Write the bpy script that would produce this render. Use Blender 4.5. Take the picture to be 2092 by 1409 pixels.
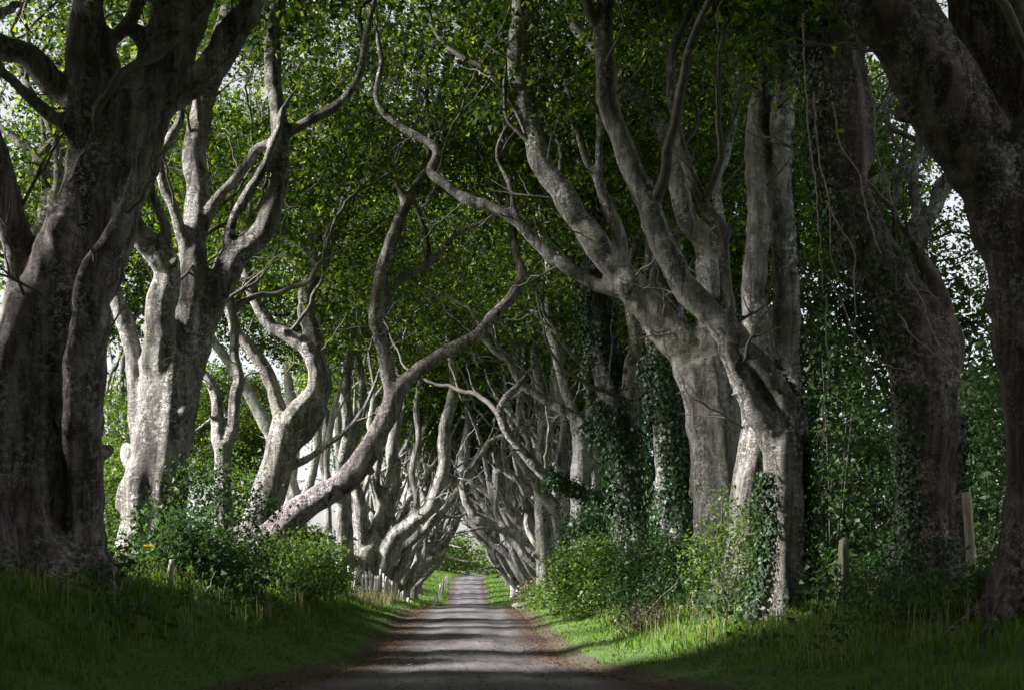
import bpy, math, random
import numpy as np
from mathutils import Vector

for o in list(bpy.data.objects):
    bpy.data.objects.remove(o, do_unlink=True)
scene = bpy.context.scene
COL = scene.collection

# ------------------------------------------------------------------ camera
F, CX, HY, CAMZ = 2900.0, 955.0, 1130.0, 2.0     # focal length in photo pixels, axis, horizon row, eye height (m)
cam_d = bpy.data.cameras.new('camera')
cam = bpy.data.objects.new('camera', cam_d)
COL.objects.link(cam)
cam.location = (0, 0, CAMZ)
cam.rotation_euler = (math.radians(90), 0, 0)
cam_d.sensor_width = 36.0
cam_d.lens = F / 2092.0 * 36.0
cam_d.shift_x = (1046.0 - CX) / 2092.0
cam_d.shift_y = (HY - 704.5) / 2092.0
cam_d.clip_start = 0.1
cam_d.clip_end = 6000
scene.camera = cam

# ------------------------------------------------------------------ light
SUN_EL, SUN_AZ = 27.0, -95.0      # azimuth from +Y (the way we look), negative = left
world = bpy.data.worlds.new('World')
scene.world = world
world.use_nodes = True
wn, wl = world.node_tree.nodes, world.node_tree.links
wn.clear()
sky = wn.new('ShaderNodeTexSky'); sky.sky_type = 'NISHITA'; sky.sun_disc = False
sky.sun_elevation = math.radians(SUN_EL)
sky.sun_rotation = math.radians(SUN_AZ)
sky.air_density = 1.0; sky.dust_density = 1.2; sky.ozone_density = 1.0
hs = wn.new('ShaderNodeHueSaturation'); hs.inputs['Saturation'].default_value = 0.18   # thin bright cloud: almost white
bg = wn.new('ShaderNodeBackground'); bg.inputs['Strength'].default_value = 0.058
wo = wn.new('ShaderNodeOutputWorld')
wl.new(sky.outputs[0], hs.inputs['Color']); wl.new(hs.outputs[0], bg.inputs['Color']); wl.new(bg.outputs[0], wo.inputs['Surface'])
sun_d = bpy.data.lights.new('sun', 'SUN')
sun_d.energy = 5.0; sun_d.angle = math.radians(8.0); sun_d.color = (1.0, 0.965, 0.91)
sun = bpy.data.objects.new('sun', sun_d); COL.objects.link(sun)
_el, _az = math.radians(SUN_EL), math.radians(SUN_AZ)
sd = Vector((math.sin(_az) * math.cos(_el), math.cos(_az) * math.cos(_el), math.sin(_el)))
sun.rotation_euler = sd.to_track_quat('Z', 'Y').to_euler()
sun.location = sd * 60

scene.view_settings.view_transform = 'Standard'
scene.view_settings.look = 'None'
scene.view_settings.exposure = 2.0
scene.view_settings.gamma = 1.0
scene.view_settings.use_curve_mapping = False
cy = scene.cycles
cy.max_bounces = 4; cy.diffuse_bounces = 2; cy.glossy_bounces = 2; cy.transmission_bounces = 3
cy.transparent_max_bounces = 4; cy.caustics_reflective = False; cy.caustics_refractive = False
cy.use_denoising = True

# ------------------------------------------------------------------ numpy helpers
def pnoise(P, seed=0):
    """gradient noise, about -1..1, P (n,3)"""
    P = np.asarray(P, dtype=np.float64)
    i = np.floor(P).astype(np.int64); f = P - i
    u = f * f * f * (f * (f * 6 - 15) + 10)
    out = 0.0
    for dx in (0, 1):
        for dy in (0, 1):
            for dz in (0, 1):
                h = (i[:, 0] + dx) * 374761393 + (i[:, 1] + dy) * 668265263 + (i[:, 2] + dz) * 2147483647 + seed * 1274126177
                h = (h ^ (h >> 13)) * 1274126177
                h = h ^ (h >> 16)
                gx = ((h & 255) / 127.5 - 1); gy = (((h >> 8) & 255) / 127.5 - 1); gz_ = (((h >> 16) & 255) / 127.5 - 1)
                d = gx * (f[:, 0] - dx) + gy * (f[:, 1] - dy) + gz_ * (f[:, 2] - dz)
                w = (u[:, 0] if dx else 1 - u[:, 0]) * (u[:, 1] if dy else 1 - u[:, 1]) * (u[:, 2] if dz else 1 - u[:, 2])
                out = out + w * d
    return out

def make_mesh(name, V, Q, mat, smooth=True):
    V = np.ascontiguousarray(V, dtype=np.float32); Q = np.ascontiguousarray(Q, dtype=np.int32)
    k = Q.shape[1]
    me = bpy.data.meshes.new(name)
    me.vertices.add(len(V)); me.vertices.foreach_set('co', V.ravel())
    me.loops.add(Q.size); me.loops.foreach_set('vertex_index', Q.ravel())
    me.polygons.add(len(Q)); me.polygons.foreach_set('loop_start', np.arange(0, Q.size, k, dtype=np.int32))
    try:
        me.polygons.foreach_set('loop_total', np.full(len(Q), k, dtype=np.int32))
    except Exception:
        pass
    if smooth:
        me.polygons.foreach_set('use_smooth', np.ones(len(Q), dtype=bool))
    me.update(calc_edges=True)
    if mat:
        me.materials.append(mat)
    return me

def link(name, me, parent=None, loc=None):
    o = bpy.data.objects.new(name, me); COL.objects.link(o)
    if parent: o.parent = parent
    if loc is not None: o.location = loc
    return o

def tag(o, label=None, cat=None, group=None, kind=None):
    if label: o['label'] = label
    if cat: o['category'] = cat
    if group: o['group'] = group
    if kind: o['kind'] = kind
    return o

def empty(name, loc):
    e = bpy.data.objects.new(name, None); COL.objects.link(e); e.location = loc; e.empty_display_size = 0.3
    return e

def smoothstep(a, b, x):
    t = np.clip((np.asarray(x, dtype=float) - a) / (b - a), 0, 1)
    return t * t * (3 - 2 * t)

# ------------------------------------------------------------------ terrain
_py = [-60, 0, 30, 46, 53, 56, 62, 70, 85, 100, 116, 140, 164, 176, 200, 260, 600, 3000]
_pz = [0, 0, 0.03, 0.05, 0.03, -0.12, -0.62, -1.45, -2.6, -2.8, -2.3, -1.55, -0.83, -0.72, -1.2, -2.8, -4, -12]
_yy = np.linspace(-60, 300, 721)
_zz = np.interp(_yy, _py, _pz)
for _ in range(5):
    _zz[1:-1] = (_zz[:-2] + _zz[1:-1] * 2 + _zz[2:]) / 4
def zr(Y):
    Y = np.asarray(Y, dtype=float)
    return np.where(Y < 299, np.interp(Y, _yy, _zz), np.interp(Y, _py, _pz))
def road_cx(Y):
    return 6.0 * smoothstep(158, 215, Y) + 0.05 * np.sin(np.asarray(Y) * 0.12)
def hw(Y):
    return 1.72 + 2.1 * (1 - smoothstep(16.0, 26.5, Y))
def gz(X, Y):
    X = np.asarray(X, dtype=float); Y = np.asarray(Y, dtype=float)
    h = hw(Y); d = np.abs(X - road_cx(Y)) - h
    base = zr(Y)
    near = 1 - smoothstep(30, 52, Y)
    hl = 0.75 + 0.78 * near; hr = 0.7 + 0.65 * near
    wl_ = 4.6 - 1.2 * near
    left = 0.16 * smoothstep(0.05, 0.7, d) + (hl - 0.16) * smoothstep(0.4, wl_, d)
    right = 0.16 * smoothstep(0.05, 0.7, d) + (hr - 0.16) * smoothstep(0.5, 5.6, d)
    b = np.where(X < road_cx(Y), left, right)
    b = b * (0.14 + 0.86 * smoothstep(12, 20.5, Y))
    P = np.stack([X.ravel() * 0.9, Y.ravel() * 0.9, np.zeros(X.size)], 1)
    n = pnoise(P, 3).reshape(X.shape) * 0.10 + pnoise(P * 2.7, 4).reshape(X.shape) * 0.04
    far = smoothstep(12, 60, d)
    b = b - far * 0.7
    return base + b + n * smoothstep(0.1, 1.2, d) - 0.06 * (1 - smoothstep(-0.25, 0.1, d))

# ------------------------------------------------------------------ materials
def new_mat(name):
    m = bpy.data.materials.new(name); m.use_nodes = True
    m.node_tree.nodes.clear()
    return m, m.node_tree.nodes, m.node_tree.links

def ramp(n, l, src, stops):
    r = n.new('ShaderNodeValToRGB')
    e = r.color_ramp.elements
    while len(e) < len(stops): e.new(0.5)
    for k, (p, c) in enumerate(stops):
        e[k].position = p; e[k].color = (c[0], c[1], c[2], 1) if not isinstance(c, (int, float)) else (c, c, c, 1)
    l.new(src, r.inputs['Fac'])
    return r.outputs['Color']

def noise(n, l, vec, scale, detail=4, rough=0.55, dist=0.0):
    t = n.new('ShaderNodeTexNoise'); t.inputs['Scale'].default_value = scale
    t.inputs['Detail'].default_value = detail; t.inputs['Roughness'].default_value = rough
    t.inputs['Distortion'].default_value = dist
    if vec is not None: l.new(vec, t.inputs['Vector'])
    return t.outputs['Fac']

def mixc(n, l, fac, a, b, mode='MIX'):
    m = n.new('ShaderNodeMix'); m.data_type = 'RGBA'; m.blend_type = mode
    for s, v in ((m.inputs[0], fac), (m.inputs[6], a), (m.inputs[7], b)):
        if isinstance(v, (int, float)): s.default_value = v
        elif isinstance(v, tuple): s.default_value = (*v, 1)
        else: l.new(v, s)
    return m.outputs[2]

def mapping(n, l, vec, scale):
    m = n.new('ShaderNodeMapping'); m.inputs['Scale'].default_value = scale
    l.new(vec, m.inputs['Vector'])
    return m.outputs[0]

def bark_material(name, dark, mid, pale, lichen, green=0.35):
    m, n, l = new_mat(name)
    tc = n.new('ShaderNodeTexCoord'); v = tc.outputs['Object']
    oi = n.new('ShaderNodeObjectInfo')
    off = n.new('ShaderNodeVectorMath'); off.operation = 'ADD'
    sc_ = n.new('ShaderNodeVectorMath'); sc_.operation = 'SCALE'; sc_.inputs[0].default_value = (37, 19, 53)
    l.new(oi.outputs['Random'], sc_.inputs['Scale']); l.new(v, off.inputs[0]); l.new(sc_.outputs[0], off.inputs[1]); v = off.outputs[0]
    streak = noise(n, l, mapping(n, l, v, (3.2, 3.2, 0.4)), 1.6, 9, 0.72, 0.6)
    c = ramp(n, l, streak, [(0.40, dark), (0.49, mid), (0.60, pale)])
    blot = noise(n, l, v, 2.3, 5, 0.6)
    c = mixc(n, l, ramp(n, l, blot, [(0.38, 1.0), (0.62, 0.0)]), c, mixc(n, l, 0.6, c, dark))
    # green algae in soft patches
    alg = noise(n, l, v, 0.8, 3, 0.5)
    gf = n.new('ShaderNodeMath'); gf.operation = 'MULTIPLY'; gf.inputs[1].default_value = green
    l.new(ramp(n, l, alg, [(0.5, 0.0), (0.68, 1.0)]), gf.inputs[0])
    c = mixc(n, l, gf.outputs[0], c, (0.105, 0.115, 0.05))
    # lichen: pale patches and specks
    lp = noise(n, l, v, 11.0, 9, 0.8, 0.3)
    lm = ramp(n, l, noise(n, l, mapping(n, l, v, (1, 1, 0.6)), 1.3, 4, 0.6), [(0.40, 0.0), (0.66, 1.0)])
    c = mixc(n, l, mixc(n, l, 1.0, ramp(n, l, lp, [(0.515, 0.0), (0.565, 0.95)]), lm, 'MULTIPLY'), c, lichen)
    vo = n.new('ShaderNodeTexVoronoi'); vo.inputs['Scale'].default_value = 26.0; l.new(v, vo.inputs['Vector'])
    gate = ramp(n, l, noise(n, l, v, 1.7, 2), [(0.50, 0.0), (0.68, 0.75)])
    spk = mixc(n, l, 1.0, ramp(n, l, vo.outputs['Distance'], [(0.17, 1.0), (0.30, 0.0)]), gate, 'MULTIPLY')
    c = mixc(n, l, spk, c, tuple(min(1, x * 1.15) for x in lichen))
    # dark scars: thin rings round the limb and knots
    ring = noise(n, l, mapping(n, l, v, (0.9, 0.9, 9.0)), 1.5, 7, 0.75, 0.8)
    c = mixc(n, l, ramp(n, l, ring, [(0.30, 0.75), (0.37, 0.0)]), c, dark)
    bs = n.new('ShaderNodeBsdfPrincipled'); bs.inputs['Roughness'].default_value = 0.82
    bs.inputs['Specular IOR Level'].default_value = 0.25
    l.new(c, bs.inputs['Base Color'])
    b1 = n.new('ShaderNodeBump'); b1.inputs['Strength'].default_value = 1.0; b1.inputs['Distance'].default_value = 0.075
    hsum = n.new('ShaderNodeMath'); hsum.operation = 'ADD'
    l.new(streak, hsum.inputs[0]); l.new(noise(n, l, mapping(n, l, v, (1, 1, 1.6)), 9, 8, 0.68), hsum.inputs[1])
    hs2 = n.new('ShaderNodeMath'); hs2.operation = 'ADD'
    rr = n.new('ShaderNodeMath'); rr.operation = 'MULTIPLY'; rr.inputs[1].default_value = 0.9
    l.new(ring, rr.inputs[0]); l.new(hsum.outputs[0], hs2.inputs[0]); l.new(rr.outputs[0], hs2.inputs[1])
    l.new(hs2.outputs[0], b1.inputs['Height']); l.new(b1.outputs[0], bs.inputs['Normal'])
    out = n.new('ShaderNodeOutputMaterial'); l.new(bs.outputs[0], out.inputs['Surface'])
    return m

def leaf_material(name, cols, trans, tfac=0.42, rough=0.4, gloss=0.06):
    m, n, l = new_mat(name)
    g = n.new('ShaderNodeNewGeometry')
    c = ramp(n, l, g.outputs['Random Per Island'], [(i / max(1, len(cols) - 1), c) for i, c in enumerate(cols)])
    t = ramp(n, l, g.outputs['Random Per Island'], [(i / max(1, len(trans) - 1), c) for i, c in enumerate(trans)])
    d = n.new('ShaderNodeBsdfDiffuse'); l.new(c, d.inputs['Color'])
    tr = n.new('ShaderNodeBsdfTranslucent'); l.new(t, tr.inputs['Color'])
    mx = n.new('ShaderNodeMixShader'); mx.inputs[0].default_value = tfac
    l.new(d.outputs[0], mx.inputs[1]); l.new(tr.outputs[0], mx.inputs[2])
    gl = n.new('ShaderNodeBsdfGlossy'); gl.inputs['Roughness'].default_value = rough; gl.inputs['Color'].default_value = (1, 1, 1, 1)
    mg = n.new('ShaderNodeMixShader'); mg.inputs[0].default_value = gloss
    l.new(mx.outputs[0], mg.inputs[1]); l.new(gl.outputs[0], mg.inputs[2])
    out = n.new('ShaderNodeOutputMaterial'); l.new(mg.outputs[0], out.inputs['Surface'])
    return m

def simple_mat(name, a, b, scale=8, rough=0.9, bump=0.3, stretch=(1, 1, 1)):
    m, n, l = new_mat(name)
    tc = n.new('ShaderNodeTexCoord')
    f = noise(n, l, mapping(n, l, tc.outputs['Object'], stretch), scale, 7, 0.65)
    c = ramp(n, l, f, [(0.32, a), (0.68, b)])
    bs = n.new('ShaderNodeBsdfPrincipled'); bs.inputs['Roughness'].default_value = rough
    l.new(c, bs.inputs['Base Color'])
    bp = n.new('ShaderNodeBump'); bp.inputs['Strength'].default_value = bump; bp.inputs['Distance'].default_value = 0.03
    l.new(f, bp.inputs['Height']); l.new(bp.outputs[0], bs.inputs['Normal'])
    out = n.new('ShaderNodeOutputMaterial'); l.new(bs.outputs[0], out.inputs['Surface'])
    return m

M = {}
M['bark'] = bark_material('beech_bark', (0.045, 0.036, 0.036), (0.205, 0.184, 0.176), (0.40, 0.38, 0.365), (0.64, 0.64, 0.62), 0.4)
M['bark_near'] = bark_material('beech_bark_brown', (0.045, 0.032, 0.034), (0.21, 0.17, 0.174), (0.40, 0.35, 0.35), (0.62, 0.61, 0.61), 0.1)
M['bark_pale'] = bark_material('beech_bark_pale', (0.05, 0.045, 0.042), (0.24, 0.23, 0.22), (0.42, 0.41, 0.395), (0.62, 0.62, 0.60), 0.5)
M['bark_red'] = bark_material('beech_bark_reddish', (0.026, 0.017, 0.017), (0.105, 0.074, 0.07), (0.22, 0.165, 0.158), (0.42, 0.40, 0.40), 0.1)
M['deadwood'] = bark_material('bleached_deadwood', (0.2, 0.18, 0.16), (0.45, 0.43, 0.41), (0.6, 0.59, 0.57), (0.68, 0.68, 0.66), 0.0)
M['twig'] = simple_mat('branch_bark', (0.05, 0.042, 0.036), (0.15, 0.135, 0.115), 6, 0.85, 0.4)
M['vine'] = simple_mat('ivy_vine_bark', (0.16, 0.12, 0.085), (0.34, 0.27, 0.2), 14, 0.85, 0.4)
M['leaf'] = leaf_material('beech_leaf', [(0.009, 0.023, 0.005), (0.013, 0.032, 0.006), (0.018, 0.042, 0.007), (0.036, 0.068, 0.011), (0.14, 0.20, 0.025)],
                          [(0.015, 0.046, 0.003), (0.035, 0.09, 0.004), (0.06, 0.13, 0.006), (0.14, 0.23, 0.011), (0.48, 0.56, 0.03)], 0.45, 0.5, 0.02)
M['ivy'] = leaf_material('ivy_leaf', [(0.010, 0.028, 0.010), (0.018, 0.045, 0.014), (0.035, 0.07, 0.024)],
                         [(0.03, 0.08, 0.012), (0.06, 0.12, 0.018)], 0.15, 0.5, 0.022)
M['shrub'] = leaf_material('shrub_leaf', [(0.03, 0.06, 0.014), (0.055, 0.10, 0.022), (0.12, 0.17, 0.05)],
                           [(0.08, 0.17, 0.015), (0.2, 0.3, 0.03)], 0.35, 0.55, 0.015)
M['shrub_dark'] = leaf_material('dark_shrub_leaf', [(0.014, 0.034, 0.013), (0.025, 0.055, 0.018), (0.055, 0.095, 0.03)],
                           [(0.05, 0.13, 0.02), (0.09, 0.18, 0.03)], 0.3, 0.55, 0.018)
M['bramble'] = leaf_material('withered_leaf', [(0.045, 0.026, 0.018), (0.07, 0.045, 0.024), (0.04, 0.05, 0.02)],
                           [(0.12, 0.06, 0.02), (0.15, 0.1, 0.03)], 0.3, 0.5, 0.04)
M['grass'] = leaf_material('grass_blade', [(0.04, 0.085, 0.008), (0.065, 0.13, 0.012), (0.095, 0.18, 0.018), (0.11, 0.15, 0.035)],
                           [(0.09, 0.18, 0.012), (0.17, 0.32, 0.018), (0.22, 0.36, 0.03)], 0.38, 0.5, 0.015)
M['straw'] = leaf_material('dry_grass', [(0.22, 0.19, 0.09), (0.34, 0.29, 0.16), (0.14, 0.17, 0.05)],
                           [(0.3, 0.26, 0.12), (0.2, 0.24, 0.06)], 0.35, 0.5, 0.02)
M['litter'] = leaf_material('fallen_leaf', [(0.09, 0.04, 0.022), (0.17, 0.09, 0.045), (0.24, 0.16, 0.09), (0.06, 0.035, 0.025)],
                           [(0.1, 0.05, 0.02), (0.12, 0.07, 0.03)], 0.1, 0.5, 0.03)
M['flower'] = leaf_material('yellow_petal', [(0.75, 0.5, 0.01), (0.85, 0.62, 0.02)], [(0.7, 0.5, 0.01), (0.8, 0.6, 0.02)], 0.3, 0.5, 0.02)
M['post'] = simple_mat('weathered_post', (0.16, 0.145, 0.11), (0.36, 0.33, 0.26), 7, 0.9, 0.6, (3, 3, 0.5))
M['post_dark'] = simple_mat('mossy_post', (0.05, 0.055, 0.03), (0.15, 0.14, 0.09), 7, 0.9, 0.6, (3, 3, 0.5))
M['pale_wood'] = simple_mat('silvered_paling', (0.26, 0.245, 0.22), (0.5, 0.485, 0.45), 9, 0.85, 0.4, (3, 3, 0.4))
M['stone'] = simple_mat('pale_stone', (0.3, 0.26, 0.23), (0.5, 0.46, 0.42), 6, 0.9, 0.5)
M['wire'] = simple_mat('rusty_wire', (0.08, 0.06, 0.05), (0.2, 0.17, 0.15), 10, 0.6, 0.1)

def ground_material():
    m, n, l = new_mat('verge_soil_and_grass')
    tc = n.new('ShaderNodeTexCoord'); v = tc.outputs['Object']
    f = noise(n, l, v, 1.1, 7, 0.65)
    g = noise(n, l, v, 14, 6, 0.7)
    soil = ramp(n, l, g, [(0.35, (0.035, 0.023, 0.018)), (0.65, (0.085, 0.06, 0.045))])
    gr = ramp(n, l, g, [(0.3, (0.035, 0.07, 0.012)), (0.7, (0.085, 0.15, 0.022))])
    at = n.new('ShaderNodeAttribute'); at.attribute_name = 'grassy'
    mm = n.new('ShaderNodeMath'); mm.operation = 'ADD'; l.new(at.outputs['Fac'], mm.inputs[0])
    m2 = n.new('ShaderNodeMath'); m2.operation = 'MULTIPLY_ADD'; m2.inputs[1].default_value = 0.8; m2.inputs[2].default_value = -0.4
    l.new(f, m2.inputs[0]); l.new(m2.outputs[0], mm.inputs[1])
    c = mixc(n, l, ramp(n, l, mm.outputs[0], [(0.42, 0.0), (0.6, 1.0)]), soil, gr)
    bs = n.new('ShaderNodeBsdfPrincipled'); bs.inputs['Roughness'].default_value = 0.95
    l.new(c, bs.inputs['Base Color'])
    bp = n.new('ShaderNodeBump'); bp.inputs['Strength'].default_value = 0.7; bp.inputs['Distance'].default_value = 0.06
    l.new(g, bp.inputs['Height']); l.new(bp.outputs[0], bs.inputs['Normal'])
    out = n.new('ShaderNodeOutputMaterial'); l.new(bs.outputs[0], out.inputs['Surface'])
    return m

def road_material():
    m, n, l = new_mat('worn_asphalt')
    tc = n.new('ShaderNodeTexCoord'); v = tc.outputs['Object']
    big = noise(n, l, mapping(n, l, v, (1.2, 0.25, 1)), 1.0, 6, 0.6)
    fine = noise(n, l, v, 55, 4, 0.8)
    c = ramp(n, l, big, [(0.34, (0.06, 0.056, 0.062)), (0.52, (0.115, 0.108, 0.116)), (0.70, (0.18, 0.172, 0.18))])
    c = mixc(n, l, 0.55, c, ramp(n, l, fine, [(0.3, 0.25), (0.7, 0.8)]), 'OVERLAY')
    at = n.new('ShaderNodeAttribute'); at.attribute_name = 'edge'       # 0 middle, 1 at the edge
    en = noise(n, l, mapping(n, l, v, (2.2, 0.8, 1)), 1.6, 7, 0.7, 0.5)
    m2 = n.new('ShaderNodeMath'); m2.operation = 'MULTIPLY_ADD'; m2.inputs[1].default_value = 0.9; m2.inputs[2].default_value = -0.45
    l.new(en, m2.inputs[0])
    ad = n.new('ShaderNodeMath'); ad.operation = 'ADD'; l.new(at.outputs['Fac'], ad.inputs[0]); l.new(m2.outputs[0], ad.inputs[1])
    grit = ramp(n, l, fine, [(0.3, (0.035, 0.024, 0.024)), (0.6, (0.10, 0.075, 0.075)), (0.8, (0.2, 0.165, 0.16))])
    c = mixc(n, l, ramp(n, l, ad.outputs[0], [(0.58, 0.0), (0.82, 1.0)]), c, grit)
    # tar repairs and cracks with a shape of their own
    vo = n.new('ShaderNodeTexVoronoi'); vo.feature = 'DISTANCE_TO_EDGE'; vo.inputs['Scale'].default_value = 0.55
    dv = n.new('ShaderNodeVectorMath'); dv.operation = 'ADD'
    nt = n.new('ShaderNodeTexNoise'); nt.inputs['Scale'].default_value = 2.0; l.new(v, nt.inputs['Vector'])
    l.new(v, dv.inputs[0]); l.new(nt.outputs['Color'], dv.inputs[1]); l.new(dv.outputs[0], vo.inputs['Vector'])
    crack = mixc(n, l, 1.0, ramp(n, l, vo.outputs['Distance'], [(0.004, 1.0), (0.012, 0.0)]), ramp(n, l, noise(n, l, v, 0.5, 2), [(0.45, 0.0), (0.55, 0.7)]), 'MULTIPLY')
    c = mixc(n, l, crack, c, (0.03, 0.028, 0.028))
    bs = n.new('ShaderNodeBsdfPrincipled'); bs.inputs['Roughness'].default_value = 0.75
    bs.inputs['Specular IOR Level'].default_value = 0.3
    l.new(c, bs.inputs['Base Color'])
    bp = n.new('ShaderNodeBump'); bp.inputs['Strength'].default_value = 0.6; bp.inputs['Distance'].default_value = 0.012
    l.new(fine, bp.inputs['Height']); l.new(bp.outputs[0], bs.inputs['Normal'])
    out = n.new('ShaderNodeOutputMaterial'); l.new(bs.outputs[0], out.inputs['Surface'])
    return m
M['ground'] = ground_material(); M['road'] = road_material()

# ------------------------------------------------------------------ ground and road
def grid_mesh(xs, ys, zfun):
    XX, YY = np.meshgrid(xs, ys)
    ZZ = zfun(XX, YY)
    V = np.stack([XX.ravel(), YY.ravel(), ZZ.ravel()], 1)
    nx, ny = len(xs), len(ys)
    a = (np.arange(ny - 1)[:, None] * nx + np.arange(nx - 1)[None, :]).ravel()
    return V, np.stack([a, a + 1, a + nx + 1, a + nx], 1), XX, YY

xs = np.unique(np.concatenate([np.linspace(-12, 13, 76), np.linspace(-40, 40, 41), np.linspace(-1500, 1500, 31)]))
ys = np.unique(np.concatenate([np.linspace(12, 72, 130), np.linspace(-30, 240, 136), np.linspace(-300, 3000, 34)]))
V, Q, XX, YY = grid_mesh(xs, ys, gz)
me = make_mesh('ground', V, Q, M['ground'])
at = me.attributes.new('grassy', 'FLOAT', 'POINT')
dd = np.abs(XX - road_cx(YY)) - hw(YY)
at.data.foreach_set('value', (smoothstep(0.05, 0.9, dd)).ravel().astype(np.float32))
tag(link('ground', me), kind='structure')

ys = np.unique(np.concatenate([np.linspace(10, 70, 160), np.linspace(-30, 230, 131)]))
us = np.linspace(-1, 1, 25)
UU, YY = np.meshgrid(us, ys)
XX = road_cx(YY) + UU * (hw(YY) + 0.12 + 0.10 * np.sin(YY * 1.7 + UU * 3) + 0.06 * np.sin(YY * 4.1))
ZZ = zr(YY) + 0.035 * (1 - UU ** 2) + 0.008 * np.sin(YY * 2.3 + XX * 2) - 0.02 * (np.abs(np.abs(UU) - 0.52) < 0.12)
nx, ny = len(us), len(ys)
a = (np.arange(ny - 1)[:, None] * nx + np.arange(nx - 1)[None, :]).ravel()
me = make_mesh('road', np.stack([XX.ravel(), YY.ravel(), ZZ.ravel()], 1), np.stack([a, a + 1, a + nx + 1, a + nx], 1), M['road'])
at = me.attributes.new('edge', 'FLOAT', 'POINT')
at.data.foreach_set('value', np.abs(UU).ravel().astype(np.float32))
tag(link('road', me), kind='structure')

# ------------------------------------------------------------------ tubes
def catmull(P, step):
    """P (n,k) first three columns xyz -> resampled smooth path"""
    P = np.asarray(P, dtype=float)
    if len(P) == 2:
        n = max(2, int(np.linalg.norm(P[1, :3] - P[0, :3]) / step) + 1)
        t = np.linspace(0, 1, n)[:, None]
        return P[0] * (1 - t) + P[1] * t
    E = np.vstack([2 * P[0] - P[1], P, 2 * P[-1] - P[-2]])
    out = []
    for i in range(len(P) - 1):
        p0, p1, p2, p3 = E[i], E[i + 1], E[i + 2], E[i + 3]
        n = max(2, int(np.linalg.norm(p2[:3] - p1[:3]) / step) + 1)
        t = np.linspace(0, 1, n, endpoint=False)[:, None]
        out.append(0.5 * ((2 * p1) + (-p0 + p2) * t + (2 * p0 - 5 * p1 + 4 * p2 - p3) * t ** 2 + (-p0 + 3 * p1 - 3 * p2 + p3) * t ** 3))
    out.append(P[-1:])
    return np.vstack(out)

def tube(C, R, ns=10, lobes=None, cap=True):
    """C (n,3) centres, R (n,) radii -> verts, quads (closed).  lobes (n,ns) multiplies the radius"""
    n = len(C)
    T = np.gradient(C, axis=0); T /= (np.linalg.norm(T, axis=1, keepdims=True) + 1e-9)
    N = np.zeros_like(C)
    r = np.cross(T[0], (0.31, 0.95, 0.05)); r /= np.linalg.norm(r)
    for i in range(n):
        r = r - T[i] * (r @ T[i]); r /= (np.linalg.norm(r) + 1e-9); N[i] = r
    B = np.cross(T, N)
    a = np.linspace(0, 2 * np.pi, ns, endpoint=False)
    rad = R[:, None] * (lobes if lobes is not None else np.ones((1, ns)))
    V = C[:, None, :] + rad[..., None] * (np.cos(a)[None, :, None] * N[:, None, :] + np.sin(a)[None, :, None] * B[:, None, :])
    V = V.reshape(-1, 3)
    i = np.arange(n - 1)[:, None] * ns; j = np.arange(ns)[None, :]; k = (j + 1) % ns
    Q = np.stack([i + j, i + k, i + ns + k, i + ns + j], -1).reshape(-1, 4)
    if cap:
        V = np.vstack([V, C[0] - T[0] * R[0] * 0.3, C[-1] + T[-1] * R[-1] * 0.5])
        b, e = n * ns, n * ns + 1
        j = np.arange(ns); k = (j + 1) % ns
        # fans written as quads on pairs of edges keep the mesh all-quad
        j2 = np.arange(0, ns, 2)
        Q = np.vstack([Q,
                       np.stack([np.full(len(j2), b), (j2 + 2) % ns, (j2 + 1) % ns, j2], -1),
                       np.stack([np.full(len(j2), e), (n - 1) * ns + j2, (n - 1) * ns + (j2 + 1) % ns, (n - 1) * ns + (j2 + 2) % ns], -1)])
    return V, Q

def join(parts):
    Vs, Qs, o = [], [], 0
    for v, q in parts:
        Vs.append(v); Qs.append(q + o); o += len(v)
    return np.vstack(Vs), np.vstack(Qs)

def remeshed(name, parts, voxel, mat, smooth=2, disp=0.02, seed=0):
    """one continuous skin over overlapping closed tubes"""
    V, Q = join(parts)
    me = make_mesh(name + '_raw', V, Q, None)
    o = bpy.data.objects.new('tmp', me); COL.objects.link(o)
    r = o.modifiers.new('r', 'REMESH'); r.mode = 'VOXEL'; r.voxel_size = voxel
    s = o.modifiers.new('s', 'SMOOTH'); s.factor = 0.5; s.iterations = smooth
    dg = bpy.context.evaluated_depsgraph_get()
    res = bpy.data.meshes.new_from_object(o.evaluated_get(dg))
    bpy.data.objects.remove(o, do_unlink=True); bpy.data.meshes.remove(me)
    res.name = name
    n = len(res.vertices)
    co = np.empty(n * 3, dtype=np.float32); res.vertices.foreach_get('co', co); co = co.reshape(-1, 3).astype(float)
    no = np.empty(n * 3, dtype=np.float32); res.vertex_normals.foreach_get('vector', no); no = no.reshape(-1, 3)
    d = pnoise(co * (1.7, 1.7, 0.8), seed) * 1.3 + pnoise(co * (5, 5, 1.6), seed + 1) * 0.7 + np.maximum(pnoise(co * 1.15, seed + 2) - 0.42, 0) * 5.0
    co += no * (d * disp)[:, None]
    res.vertices.foreach_set('co', co.astype(np.float32).ravel())
    res.polygons.foreach_set('use_smooth', np.ones(len(res.polygons), dtype=bool))
    res.materials.clear(); res.materials.append(mat)
    res.update()
    return res

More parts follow.
